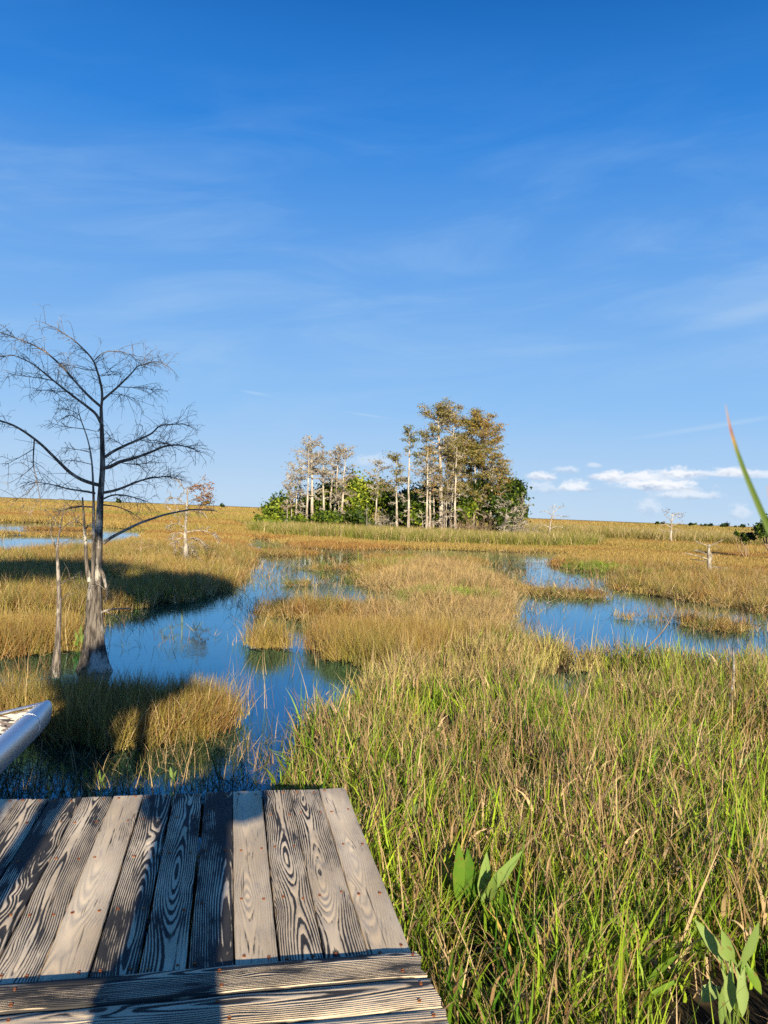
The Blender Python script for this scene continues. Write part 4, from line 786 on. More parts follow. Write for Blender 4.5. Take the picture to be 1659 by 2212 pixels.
IC = [ # label, frame, base, top, depth, crown half width, crown start, limbs, leaf(count, share, spread), tone, trunk width, low dead limbs
    ('stunted pale cypress at the far left of the island, in front of the leftmost bush', q4, (412, 1150), (400, 860), 69, 1.2, .35, 9, (2, .4, 1), (.6, .2), 1.0, 3),
    ('short bare-topped cypress, second trunk from the left end of the island', q4, (472, 1150), (450, 560), 70, 1.5, .45, 13, (2, .6, 1), (.6, .25), .9, 2),
    ('pale cypress with sparse brown crown left of the tallest pair in the left grove', q4, (525, 1120), (520, 420), 72, 1.7, .45, 16, (2, .6, 1), (.55, .25), .9, 2),
    ('slender grey-white cypress half hidden behind the left grove', q4, (590, 1100), (575, 470), 75, 1.4, .5, 12, (2, .5, 1), (.5, .2), .7, 2),
    ('tall pale silvery cypress leaning right, left trunk of the tallest left pair', q4, (660, 1150), (690, 110), 70, 2.1, .58, 20, (2, .55, 1), (.45, .25), .85, 2),
    ('thick straight pale cypress holding the highest silvery crown of the left grove', q4, (726, 1140), (722, 90), 70.5, 2.3, .58, 22, (2, .55, 1), (.45, .25), 1.25, 2),
    ('pale cypress leaning left with an olive-topped crown in the middle of the left grove', q4, (882, 1110), (870, 130), 71, 1.7, .55, 17, (3, .6, 1), (.35, .25), .95, 3),
    ('pale cypress with rust-brown crown patches, left of the paired leaning trunks', q4, (965, 1080), (1010, 240), 72, 1.6, .58, 16, (4, .65, 1), (.75, .2), 1.0, 2),
    ('pale cypress leaning right whose crown carries an orange-brown patch', q4, (1008, 1120), (1075, 190), 71, 1.6, .6, 16, (4, .65, 1), (.7, .25), 1.0, 2),
    ('pale cypress with wide drooping grey lower limbs at the right side of the left grove', q4, (1112, 1130), (1170, 200), 70.5, 1.9, .42, 20, (3, .6, 1), (.6, .25), 1.0, 7),
    ('thin pale stem low between the right trunks of the left grove', q4, (1066, 1130), (1072, 700), 70, .9, .5, 6, (2, .4, 1), (.5, .2), .8, 2),
    ('very thin bare pole-like trunk in the gap before the bright green bush', q4, (1432, 1230), (1440, 880), 68, .5, .6, 3, None, (.5, .2), .7, 1),
    ('slim cypress with sparse tan crown in front of the gap between the two groves', q4, (1540, 1230), (1590, 330), 69, 1.5, .6, 13, (3, .6, 1), (.5, .25), .8, 5),
    ('pale cypress with a ragged olive crown just right of the gap between the groves', q5, (163, 1520), (150, 670), 68, 1.6, .55, 15, (5, .75, 1), (.30, .25), 1.0, 6),
    ('slender straight cypress with a small round olive crown left of the tallest tree', q5, (290, 1560), (295, 370), 67, 1.3, .70, 13, (5, .8, .9), (.15, .2), .8, 6),
    ('pale cypress on the left edge of the tight trunk cluster under the tallest tree', q5, (500, 1570), (520, 560), 67, 1.5, .45, 16, (4, .7, 1), (.55, .25), .9, 3),
    ('pale cypress in the middle of the tight trunk cluster under the tallest tree', q5, (552, 1570), (545, 640), 67.5, 1.4, .45, 14, (3, .7, 1), (.5, .25), 1.0, 3),
    ('thin cypress on the right edge of the tight trunk cluster', q5, (580, 1560), (585, 600), 68.5, 1.3, .5, 12, (3, .6, 1), (.5, .25), .7, 3),
    ('tallest and thickest cypress of the island with a spreading amber and olive top', q5, (690, 1560), (625, 95), 68, 2.9, .66, 24, (9, .95, 1.1), (.42, .28), 1.25, 4),
    ('thin whitish trunk rising behind and left of the tallest cypress', q5, (500, 1400), (495, 340), 74, 1.4, .55, 11, (2, .6, 1), (.3, .2), .6, 2),
    ('short multi-limbed pale cypress below and right of the tallest trunk', q5, (722, 1560), (750, 960), 67, 1.3, .4, 11, (2, .5, 1), (.5, .2), .7, 4),
    ('pale cypress leaning right whose trunk pairs with a straight one, right of the tallest', q5, (790, 1530), (832, 600), 69, 1.5, .5, 15, (4, .7, 1), (.45, .25), 1.0, 3),
    ('straight pale cypress with a full length bright trunk, right of the tallest', q5, (838, 1590), (860, 545), 66.5, 1.5, .5, 16, (4, .7, 1), (.4, .25), .9, 4),
    ('slim trunk low between the tallest cypress and the paired trunks', q5, (700, 1575), (710, 1150), 66, .7, .4, 6, None, (.5, .2), .7, 3),
    ('amber cypress directly right of the tallest crown, its trunk hidden by shrubs', q5, (790, 1500), (830, 150), 72, 2.3, .45, 22, (9, .95, 1.1), (.60, .25), .8, 2),
    ('dense amber cypress with dark olive top, middle of the right grove', q5, (1000, 1450), (1040, 190), 73, 2.5, .38, 26, (11, 1, 1.2), (.45, .28), .9, 2),
    ('dense rust-amber cypress forming the right shoulder of the island skyline', q5, (1150, 1450), (1180, 230), 72, 2.9, .34, 30, (11, 1, 1.2), (.62, .25), .9, 2),
    ('mid-height golden cypress beneath the right shoulder of the skyline', q5, (1060, 1450), (1080, 520), 70, 2.2, .40, 22, (10, 1, 1.2), (.35, .28), .8, 2),
    ('amber cypress with an exposed pale upper trunk near the right end of the island', q5, (1370, 1450), (1395, 770), 71, 1.9, .42, 20, (8, .95, 1.1), (.5, .25), .8, 2),
    ('olive-gold cypress filling the centre of the right grove behind the paired trunks', q5, (900, 1450), (930, 420), 74, 2.2, .38, 22, (9, 1, 1.2), (.25, .22), .8, 2),
    ('ragged golden cypress low on the right flank of the island', q5, (1250, 1450), (1290, 620), 70, 2.3, .40, 22, (9, .95, 1.2), (.48, .28), .8, 2),
    ('short crooked white snag standing before the dark right-hand shrub', q5, (1400, 1660), (1455, 1190), 64, 1.6, .45, 9, None, (.5, .2), .95, 4),
    ('thin white snag with long horizontal limbs right of the crooked snag', q5, (1600, 1620), (1625, 1180), 67, 1.9, .35, 10, None, (.5, .2), .7, 5),
    ('short pale stub in the shrubs left of the crooked snag', q5, (1340, 1560), (1345, 1240), 68, 1.0, .5, 6, None, (.5, .2), .9, 4),
    ('small crooked pale sapling in front of the dark glossy shrub left of the trunk cluster', q5, (470, 1580), (440, 1300), 65.5, .8, .4, 6, None, (.5, .2), .7, 2),
]
for i, (lab, fr, b0, t0, Y, cw, lo, nb, leaf, tone, tw, ldd) in enumerate(IC):
    island_cypress(lab, *fr(*b0), *fr(*t0), Y, cw, lo * (1 if i < 18 else .86), int(nb * 1.2), leaf and (leaf[0] * (1 if i < 13 else 1.0), leaf[1] * (.5 if i < 12 else .84), leaf[2]), tone, 300 + i, tw, low_dead=int(ldd * 2.2))

def shrub(label, cx, cy, rx, ry, Y, n, tone, seed, name='shrub', mat='leaf_green', group='shrubs of the tree island', size=.15, cat='shrub', lobes=9, stems=5, z0=0.0, elong=1.7):
    """many small leaves spread over a cluster of uneven lobes, on a few stems"""
    g = np.random.default_rng(seed); c = at_y(cx, cy, Y); ppm = F_ / Y; RX, RZ = rx / ppm, ry / ppm; base = np.array([c[0], Y, z0]); root = empty(name, base); tag(root, label, cat, group); cz = c[2] - z0
    b = MB(); pts = []; tn = []
    for l in range(lobes):
        d = unit(g.normal(0, 1, 3)); o = d * np.array([RX, RX * .9, RZ]) * g.uniform(.35, .85) + np.array([0, 0, cz]); lr = g.uniform(.24, .50) * min(RX, RZ) if RX / RZ < 2 else g.uniform(.5, .8) * RZ
        k = n // lobes; u = g.normal(0, 1, (k, 3)); u /= np.linalg.norm(u, axis=1)[:, None]; q = o + u * (lr * g.uniform(.45, 1.08, (k, 1)) ** .6) * np.array([1.1, 1.1, .9]); lt = g.normal(0, .14); pts.append(q); tn.append(np.clip(g.normal(tone[0] + lt, tone[1], k), 0, 1))
    p = np.concatenate(pts); tn = np.concatenate(tn); ok = p[:, 2] > .1; p, tn = p[ok], tn[ok]; k = len(p); ct = np.array([0, 0, cz * .8]); p = p + g.normal(0, 1, p.shape) * (np.where(g.random((len(p), 1)) < .22, .30, .05) * min(RX, RZ)); nr = p - ct; nr /= np.linalg.norm(nr, axis=1)[:, None] + 1e-6; nr = nr * .7 + g.normal(0, .6, (k, 3)); nr /= np.linalg.norm(nr, axis=1)[:, None]
    d1 = np.cross(nr, g.normal(0, 1, (k, 3))); d1 /= np.linalg.norm(d1, axis=1)[:, None] + 1e-6; d2 = np.cross(nr, d1); s = size * g.uniform(.6, 1.35, (k, 1)); V = np.stack([p - d1 * s * elong / 2, p + d2 * s / 2, p + d1 * s * elong / 2, p - d2 * s / 2], 1).reshape(-1, 3)
    b.add(V, np.arange(k * 4).reshape(-1, 4), None, np.repeat(np.stack([tn, g.random(k), np.zeros(k)], -1), 4, 0)); b.build('foliage', M[mat], root)
    b = MB()
    for s_ in range(stems):
        e = np.array([g.normal(0, RX * .4), g.normal(0, RX * .3), cz + g.uniform(-.2, .4) * RZ]); s0 = np.array([g.normal(0, RX * .15), g.normal(0, RX * .15), -.05]); b.tube([s0, (s0 + e) / 2 + g.normal(0, .1, 3), e], np.array([.05, .04, .02]) * min(1.5, RX / 1.2), 5)
    b.build('stem', M['twig'], root); return root
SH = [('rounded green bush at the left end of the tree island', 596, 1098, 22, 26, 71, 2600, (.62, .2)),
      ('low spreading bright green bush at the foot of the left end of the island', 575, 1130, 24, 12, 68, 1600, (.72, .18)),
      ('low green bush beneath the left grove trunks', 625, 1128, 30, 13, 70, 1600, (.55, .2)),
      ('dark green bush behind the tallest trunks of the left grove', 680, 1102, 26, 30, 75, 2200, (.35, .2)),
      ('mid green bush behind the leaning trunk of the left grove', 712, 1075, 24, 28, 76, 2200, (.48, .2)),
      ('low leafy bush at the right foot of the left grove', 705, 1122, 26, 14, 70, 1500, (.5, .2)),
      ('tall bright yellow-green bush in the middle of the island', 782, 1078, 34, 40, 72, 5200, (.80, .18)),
      ('darker green bush at the foot of the bright yellow-green bush', 775, 1125, 36, 20, 70, 2600, (.30, .18)),
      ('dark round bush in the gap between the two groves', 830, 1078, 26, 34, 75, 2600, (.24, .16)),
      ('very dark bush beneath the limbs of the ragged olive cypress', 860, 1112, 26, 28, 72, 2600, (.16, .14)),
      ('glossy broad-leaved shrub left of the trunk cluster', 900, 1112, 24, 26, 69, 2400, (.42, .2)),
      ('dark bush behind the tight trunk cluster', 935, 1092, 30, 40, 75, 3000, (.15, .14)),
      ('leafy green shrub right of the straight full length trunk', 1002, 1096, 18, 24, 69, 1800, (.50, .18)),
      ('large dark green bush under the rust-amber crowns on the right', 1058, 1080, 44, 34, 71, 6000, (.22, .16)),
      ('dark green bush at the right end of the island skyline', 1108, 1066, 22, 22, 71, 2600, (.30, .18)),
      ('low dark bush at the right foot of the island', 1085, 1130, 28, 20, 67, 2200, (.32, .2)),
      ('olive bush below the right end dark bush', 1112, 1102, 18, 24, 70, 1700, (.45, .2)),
      ('dark green thicket between the leaning trunks of the left grove', 742, 1104, 26, 28, 76, 2400, (.28, .18)),
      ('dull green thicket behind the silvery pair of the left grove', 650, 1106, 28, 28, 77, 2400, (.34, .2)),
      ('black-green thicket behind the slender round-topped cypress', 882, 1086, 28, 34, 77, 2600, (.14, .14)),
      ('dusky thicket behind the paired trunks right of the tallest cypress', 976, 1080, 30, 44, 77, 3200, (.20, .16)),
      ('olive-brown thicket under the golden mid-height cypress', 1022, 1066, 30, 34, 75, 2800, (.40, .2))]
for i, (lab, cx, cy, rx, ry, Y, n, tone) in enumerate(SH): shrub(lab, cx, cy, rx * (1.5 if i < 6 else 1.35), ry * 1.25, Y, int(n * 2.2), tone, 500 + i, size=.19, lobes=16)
shrub('dark leafy bush at the far right edge of the marsh', 1668, 1142, 52, 20, 46., 5200, (.20, .18), 530, group=None, size=.11, name='marsh_bush')
shrub('grey-green scrub left of the dark bush at the right edge of the marsh', 1610, 1158, 30, 9, 47., 900, (.25, .2), 531, group=None, size=.10, name='marsh_bush')
def bramble(label, cx, base_y, Y, w, h, n, seed, mat='twig', r0=.018):
    base = at_y(cx, base_y, Y); base[2] = 0; g = np.random.default_rng(seed); b = MB(); ppm = F_ / Y; W2, HH = w / ppm, h / ppm
    for i in range(n):
        p = np.array([g.normal(0, W2 * .5), g.normal(0, .6), 0]); d = unit(np.array([g.normal(0, .35), g.normal(0, .3), 1])); pts = [p]; ln = HH * g.uniform(.5, 1.1)
        for s in range(5): d = unit(d + g.normal(0, .16, 3)); pts.append(pts[-1] + d * ln / 5)
        b.tube(pts, np.linspace(r0, r0 * .4, 6), 4, cap=False)
        for s in range(4): q = pts[g.integers(2, 6)]; b.tube([q, q + unit(d + g.normal(0, .7, 3)) * ln * .3], [r0 * .5, r0 * .3], 3, cap=False)
    b.tube([(-W2 * 1.1, 0, -.02), (0, .05, .02), (W2 * 1.1, 0, -.02)], .03, 5)
    o = b.build('bramble', M[mat]); o.location = base; tag(o, label, 'shrub', 'leafless thickets of the tree island'); return o
bramble('pale many-stemmed leafless shrub before the bright yellow-green bush', 818, 1146, 67, 20, 46, 26, 1, 'bark_dead')
bramble('reddish brown leafless thicket under the right grove', 1030, 1152, 66, 46, 52, 70, 2)
bramble('grey leafless thicket spilling from the right end of the island', 1128, 1156, 66, 40, 44, 60, 3, 'bark_dead')
bramble('sparse reddish stems just right of the straight full length trunk', 990, 1152, 65.5, 16, 40, 22, 4)
for i, (x, y, w, h, D, lab) in enumerate(((255, 1081, 8, 5, 420, 'small distant dark tree on the horizon behind the bare cypress'), (447, 1088, 9, 7, 400, 'distant dark tree on the horizon above the dwarf cypress'), (480, 1092, 6, 4, 450, 'tiny distant bush on the horizon right of the dwarf cypress'),
                                          (1425, 1130, 16, 4, 420, 'long low distant hedge of trees left of the lone pale cypress'), (1493, 1134, 14, 4, 430, 'low distant tree clump right of the lone pale cypress'), (1530, 1135, 22, 4, 450, 'middle clump of the distant tree line on the right'),
                                          (1566, 1135, 14, 6, 430, 'tallest clump of the distant tree line on the right'), (1600, 1138, 16, 5, 440, 'last clump of the distant tree line before the dark bush'))):
    shrub(lab, x, y, w, h, D, 500, (.12, .12), 560 + i, 'distant_tree', group='trees on the horizon', size=.55, cat='tree', lobes=7, stems=2)

# ------------------------------------------------------------------ broad-leaved marsh plants
def leafblade(b, root, tip, width, curl, g, tone, lobes=False, fold=.18):
    """one lance or arrow shaped leaf with a folded midrib"""
    root, tip = np.asarray(root, float), np.asarray(tip, float); L_ = np.linalg.norm(tip - root); ax = unit(tip - root); sd = unit(np.cross(ax, np.array([g.normal(0, .3), g.normal(0, .2) - .9, .5]))); nr = np.cross(sd, ax); n = 9; t = np.linspace(0, 1, n)
    prof = np.sin(np.pi * np.clip(t * .93 + .05, 0, 1)) ** .85 * (1 - .42 * t) * 1.15 * (1 + .07 * np.sin(t * 17 + g.uniform(0, 6))); prof[-1] = .02
    mid = root + ax * (t * L_)[:, None] + nr * (curl * L_ * (t ** 2))[:, None]; dp = nr * (prof * width * fold)[:, None]
    V = np.stack([mid - sd * (prof * width / 2)[:, None] + dp, mid, mid + sd * (prof * width / 2)[:, None] + dp], 1)
    if lobes: V[0, 0] = root - ax * L_ * .28 - sd * width * .38; V[0, 2] = root - ax * L_ * .28 + sd * width * .38; V[1, 0] -= ax * L_ * .05; V[1, 2] -= ax * L_ * .05
    i = np.arange(n - 1)[:, None] * 3; j = np.arange(2)[None]; q = np.stack([i + j, i + j + 1, i + 3 + j + 1, i + 3 + j], -1).reshape(-1, 4); b.add(V.reshape(-1, 3), q, None, (np.clip(tone + g.normal(0, .06), 0, 1), g.uniform(.3, .8), 0))
def plant(name, label, px, leaves, group, seed, arrow=False, cat='plant', z=.02):
    """leaves: (root px, root py, tip px, tip py, width px, depth offset, tone)"""
    base = at_z(*px, z); Y0 = base[1]; ppm = F_ / Y0; root = empty(name, base); tag(root, label, cat, group); g = np.random.default_rng(seed)
    for (x0, y0, x1, y1, w, dy, tone) in leaves:
        b = MB(); a, c = at_y(x0, y0, Y0 + dy) - base, at_y(x1, y1, Y0 + dy - .03) - base; leafblade(b, a, c, w / ppm, g.uniform(-.12, .05), g, tone, arrow)
        st = np.array([g.normal(0, .02), g.normal(0, .02), -.03]); mid = (st + a) / 2 + np.array([g.normal(0, .01), 0, .03]); b.tube(smooth_path([st, mid, a + (c - a) * .04], 8), np.linspace(.005, .0035, 8), 6, c=(tone * .8, .5, 0)); o = b.build('leaf', M['leaf_broad'], root, True)
G1 = 'broad-leaved plants in the meadow grass'
plant('arrowhead_plant', 'large arrowhead plant with broad upright leaves standing right of the dock', (1010, 2050), [(990, 1945, 992, 1820, 34, .0, .35), (1018, 1955, 1012, 1838, 34, .10, .15), (1042, 1950, 1052, 1845, 30, .05, .75), (1050, 1930, 1128, 1840, 26, -.05, .85), (1058, 1945, 1072, 1888, 24, -.08, .8), (1070, 2000, 1062, 1930, 22, .0, .3), (1092, 2000, 1084, 1920, 26, -.04, .35)], G1, 1)
plant('arrowhead_plant', 'pale sunlit arrowhead plant with lobed leaves in the bottom right corner', (1590, 2290), [(1560, 2070, 1505, 1990, 30, .1, .85), (1602, 2080, 1640, 1990, 30, .05, .9), (1580, 2075, 1560, 2010, 26, .0, .8), (1540, 2130, 1518, 2165, 34, .0, 1.0), (1570, 2110, 1578, 2190, 34, -.05, .95), (1600, 2110, 1606, 2200, 26, -.1, .95), (1555, 2150, 1560, 2220, 28, -.1, .8), (1612, 2090, 1650, 2150, 24, .05, .6)], G1, 2, True)
plant('lance_leaf_plant', 'narrow lance leaves standing by the near right corner of the dock', (975, 2290), [(972, 2190, 970, 2055, 16, .0, .25), (985, 2195, 1000, 2085, 14, .05, .4), (1010, 2200, 1040, 2120, 12, .0, .3)], G1, 3)
plant('lance_leaf_plant', 'two long slanting lance leaves left of the bottom right arrowhead plant', (1380, 2200), [(1395, 2120, 1468, 2060, 14, .0, .6), (1390, 2160, 1475, 2110, 12, -.04, .5), (1352, 2105, 1350, 2020, 12, .05, .45), (1382, 2110, 1378, 2045, 10, .1, .5)], G1, 4)
plant('lance_leaf_plant', 'broad short dark green leaf clump in the straw between dock and corner plants', (1330, 2080), [(1330, 1990, 1338, 1945, 14, .0, .2), (1200, 1985, 1215, 1935, 16, .1, .25)], G1, 5)
plant('lily_leaf_plant', 'pair of curled grey-green leaves among the grass beyond the dock corner', (820, 1650), [(812, 1600, 800, 1570, 14, .0, .95), (828, 1600, 842, 1592, 16, -.05, .9)], G1, 6)
plant('broad_leaf_seedling', 'bright round-leaved creeper in the grass at the right edge', (1600, 1720), [(1590, 1650, 1620, 1640, 14, .0, .9), (1608, 1640, 1628, 1628, 12, .1, .85), (1580, 1668, 1562, 1655, 12, .0, .8), (1600, 1670, 1632, 1668, 13, -.05, .85), (1570, 1690, 1550, 1680, 12, -.1, .8), (1612, 1700, 1640, 1690, 12, -.1, .7)], G1, 7)
plant('broad_leaf_seedling', 'small clump of light green oval leaves upper right in the meadow grass', (1512, 1600), [(1505, 1575, 1488, 1565, 10, 0, .9), (1515, 1572, 1530, 1562, 10, .05, .9), (1560, 1580, 1556, 1555, 10, .2, .85), (1565, 1578, 1585, 1572, 10, .2, .85)], G1, 8)
plant('broad_leaf_seedling', 'yellow-green pointed leaves poking from straw left of centre right', (1160, 1740), [(1150, 1690, 1178, 1682, 12, 0, 1.), (1152, 1702, 1170, 1712, 12, 0, 1.), (1140, 1700, 1128, 1690, 10, 0, .9)], G1, 9)
plant('yellowing_leaf_plant', 'single broad yellowing leaf in the grass beside the dock right edge', (890, 1850), [(870, 1770, 925, 1730, 22, 0, .95), (880, 1790, 902, 1722, 10, .05, 1.)], G1, 10)
G2 = 'pickerelweed clumps by the left pool'
plant('pickerelweed', 'leafy pickerelweed clump at the left edge beyond the sapling', (28, 1392), [(20, 1375, 5, 1350, 10, 0, .5), (28, 1375, 25, 1342, 12, .05, .6), (34, 1375, 46, 1350, 10, 0, .5), (24, 1378, -6, 1368, 10, -.05, .3), (38, 1378, 62, 1364, 9, 0, .55)], G2, 11)
plant('pickerelweed', 'upright green pickerelweed leaves between the sapling and the bare cypress', (172, 1404), [(168, 1388, 162, 1362, 8, 0, .6), (174, 1388, 176, 1348, 9, .05, .7), (178, 1390, 186, 1362, 9, 0, .6), (168, 1394, 156, 1384, 7, 0, .5)], G2, 12)
plant('pickerelweed', 'fresh green pickerelweed blades at the waterline behind the sapling', (95, 1362), [(90, 1355, 84, 1332, 7, 0, .7), (96, 1355, 98, 1330, 7, .05, .75), (102, 1356, 110, 1336, 7, 0, .7), (82, 1357, 72, 1342, 7, 0, .6)], G2, 13)
G3 = 'sprouts in the dark water before the dock'
for i, (x, y, lab) in enumerate(((137, 1680, 'bright forked green sprout in dark water, leftmost before the dock'), (185, 1690, 'short upright sprout right of the forked one in dark water'), (218, 1696, 'slanting pale sprout in the dark water before the dock'), (372, 1690, 'single tan-tipped sprout in water near the lit plank'))):
    plant('water_sprout', lab, (x, y), [(x - 1, y - 10, x - 4, y - 34, 7, 0, .8), (x + 2, y - 8, x + 9, y - 26, 6, -.02, .75)] if i != 1 else [(x, y - 8, x + 1, y - 30, 6, 0, .6)], G3, 20 + i)

def stick(name, label, pts, w, Y, mat, cat='stick', z0=None):
    base = at_y(*pts[0], Y); p = np.array([at_y(x, y, Y + .25 * i) for i, (x, y) in enumerate(pts)]) - base; b = MB(); b.tube(smooth_path(p, 10), np.linspace(w, w * .45, 10) / (F_ / Y), 6); o = b.build(name, mat, None, True); o.location = base; tag(o, label, cat); return o
stick('leaning_dead_stem', 'dark dead stem leaning right over the edge of the right-hand pool', [(1392, 1405), (1425, 1372), (1445, 1345), (1462, 1312)], 1.6, at_z(1392, 1460)[1], M['twig'], 'stem')
stick('dead_cane', 'tall pale dead cane standing in the meadow grass at the right edge', [(1568, 1560), (1575, 1520), (1584, 1480), (1586, 1440), (1583, 1400)], 4.2, at_z(1570, 1590)[1], M['bark_dead'], 'stem')
stick('fallen_stick', 'short curled brown stick lying in shade past the dock far edge', [(596, 1700), (604, 1694), (612, 1698), (620, 1706)], 3.0, at_z(604, 1740)[1] + .2, M['twig'])

# ------------------------------------------------------------------ reeds at the photographer's right hand
def reed(label, loc, leaves, seed, hgt):
    """leaves: list of paths (world) with width; one leaf enters the picture close to the camera"""
    root = empty('reed', loc); tag(root, label, 'plant', 'tall reeds beside the dock'); g = np.random.default_rng(seed); b = MB(); b.tube(smooth_path([(0, 0, -.3), (.01, .01, hgt * .5), (.03, .0, hgt)], 10), np.linspace(.008, .003, 10), 7, c=(.3, .5, .2)); b.build('stem', M['reed'], root, True)
    for path, w in leaves:
        N = 150; p = smooth_path(np.asarray(path) - np.asarray(loc), N); t = np.linspace(0, 1, N); tg = np.gradient(p, axis=0); sd = np.cross(tg, np.array([.25, 1., .1])); sd /= np.linalg.norm(sd, axis=1)[:, None]; pr = np.clip(np.minimum(.5 + t * 2.2, 1.0) * np.clip((1.001 - t) * 22.0, 0, 1) ** .7, .03, 1) * w / 2
        nr = np.cross(sd, tg); nr /= np.linalg.norm(nr, axis=1)[:, None]
        V = np.stack([p - sd * pr[:, None], p + nr * pr[:, None] * .35, p + sd * pr[:, None]], 1); i = np.arange(N - 1)[:, None] * 3; j = np.arange(2)[None]; q = np.stack([i + j, i + j + 1, i + 4 + j, i + 3 + j], -1).reshape(-1, 4); b = MB(); b.add(V.reshape(-1, 3), q, None, np.repeat(np.stack([np.zeros(N), np.full(N, .5), t], -1), 3, 0)); b.build('leaf', M['reed'], root, True)
def mat_reed():
    m, nt, bs = new_mat('reed_leaf'); L = nt.links.new; a = nd(nt, 'ShaderNodeAttribute', attribute_name='bl'); sp = nd(nt, 'ShaderNodeSeparateColor'); L(a.outputs['Color'], sp.inputs[0]); rp = nd(nt, 'ShaderNodeValToRGB'); L(sp.outputs[2], rp.inputs[0]); e = rp.color_ramp.elements
    e[0].color = (.075, .14, .015, 1); e[1].color = (.46, .30, .20, 1); e[1].position = .995
    for pos, c in ((.979, (.10, .175, .012)), (.9825, (.33, .26, .015)), (.985, (.46, .24, .02)), (.9875, (.30, .07, .02)), (.991, (.44, .20, .09))): k = e.new(pos); k.color = (*c, 1)
    L(rp.outputs[0], bs.inputs['Base Color']); bs.inputs['Roughness'].default_value = .5; tr = nd(nt, 'ShaderNodeBsdfTranslucent'); L(rp.outputs[0], tr.inputs[0]); mx = nd(nt, 'ShaderNodeMixShader'); mx.inputs[0].default_value = .35; L(bs.outputs[0], mx.inputs[1]); L(tr.outputs[0], mx.inputs[2]); L(mx.outputs[0], nt.nodes['Material Output'].inputs[0]); return m
M['reed'] = mat_reed()
YR = .72
lp = [(.60, YR, .02), (.59, YR, .9), (.53, YR, 1.45), (.47, YR, 1.80)] + [tuple(at_y(x, y, YR)) for x, y in ((1690, 1210), (1652, 1122), (1630, 1072), (1604, 1010), (1585, 955), (1573, 915), (1567, 872))]
lp2 = [(.60, YR + .05, .02), (.60, YR + .05, 1.0), (.53, YR + .05, 1.7)] + [tuple(at_y(x, y, YR + .05)) for x, y in ((1720, 1250), (1680, 1130), (1660, 1085), (1657, 1048))]
reed('tall reed whose green leaf with dried tip curves up close at the right edge', (.60, YR, .0), [(lp, .0058), (lp2, .0070), ([(.60, YR, .2), (.66, YR, 1.2), (.80, YR - .1, 1.9), (.98, YR - .1, 1.85)], .012)], 1, 1.1)
for i, (x, y, h) in enumerate(((.62, -.15, 1.25), (.74, -.55, 1.45), (.66, -.9, 1.5), (.86, -.35, 1.35), (.58, -1.25, 1.6))):
    lv = []
    for k in range(4): a_ = rnd.uniform(0, 6.28); s_ = rnd.uniform(.12, .3); lv.append(([(x, y, h * .25), (x + s_ * .3 * math.cos(a_), y + s_ * .3 * math.sin(a_), h * .7), (x + s_ * math.cos(a_), y + s_ * math.sin(a_), h * rnd.uniform(.85, 1.05))], .013))
    reed('tall reed beside the dock behind the viewpoint, throwing streaked shade on the boards', (x, y, 0.), lv, 10 + i, h)

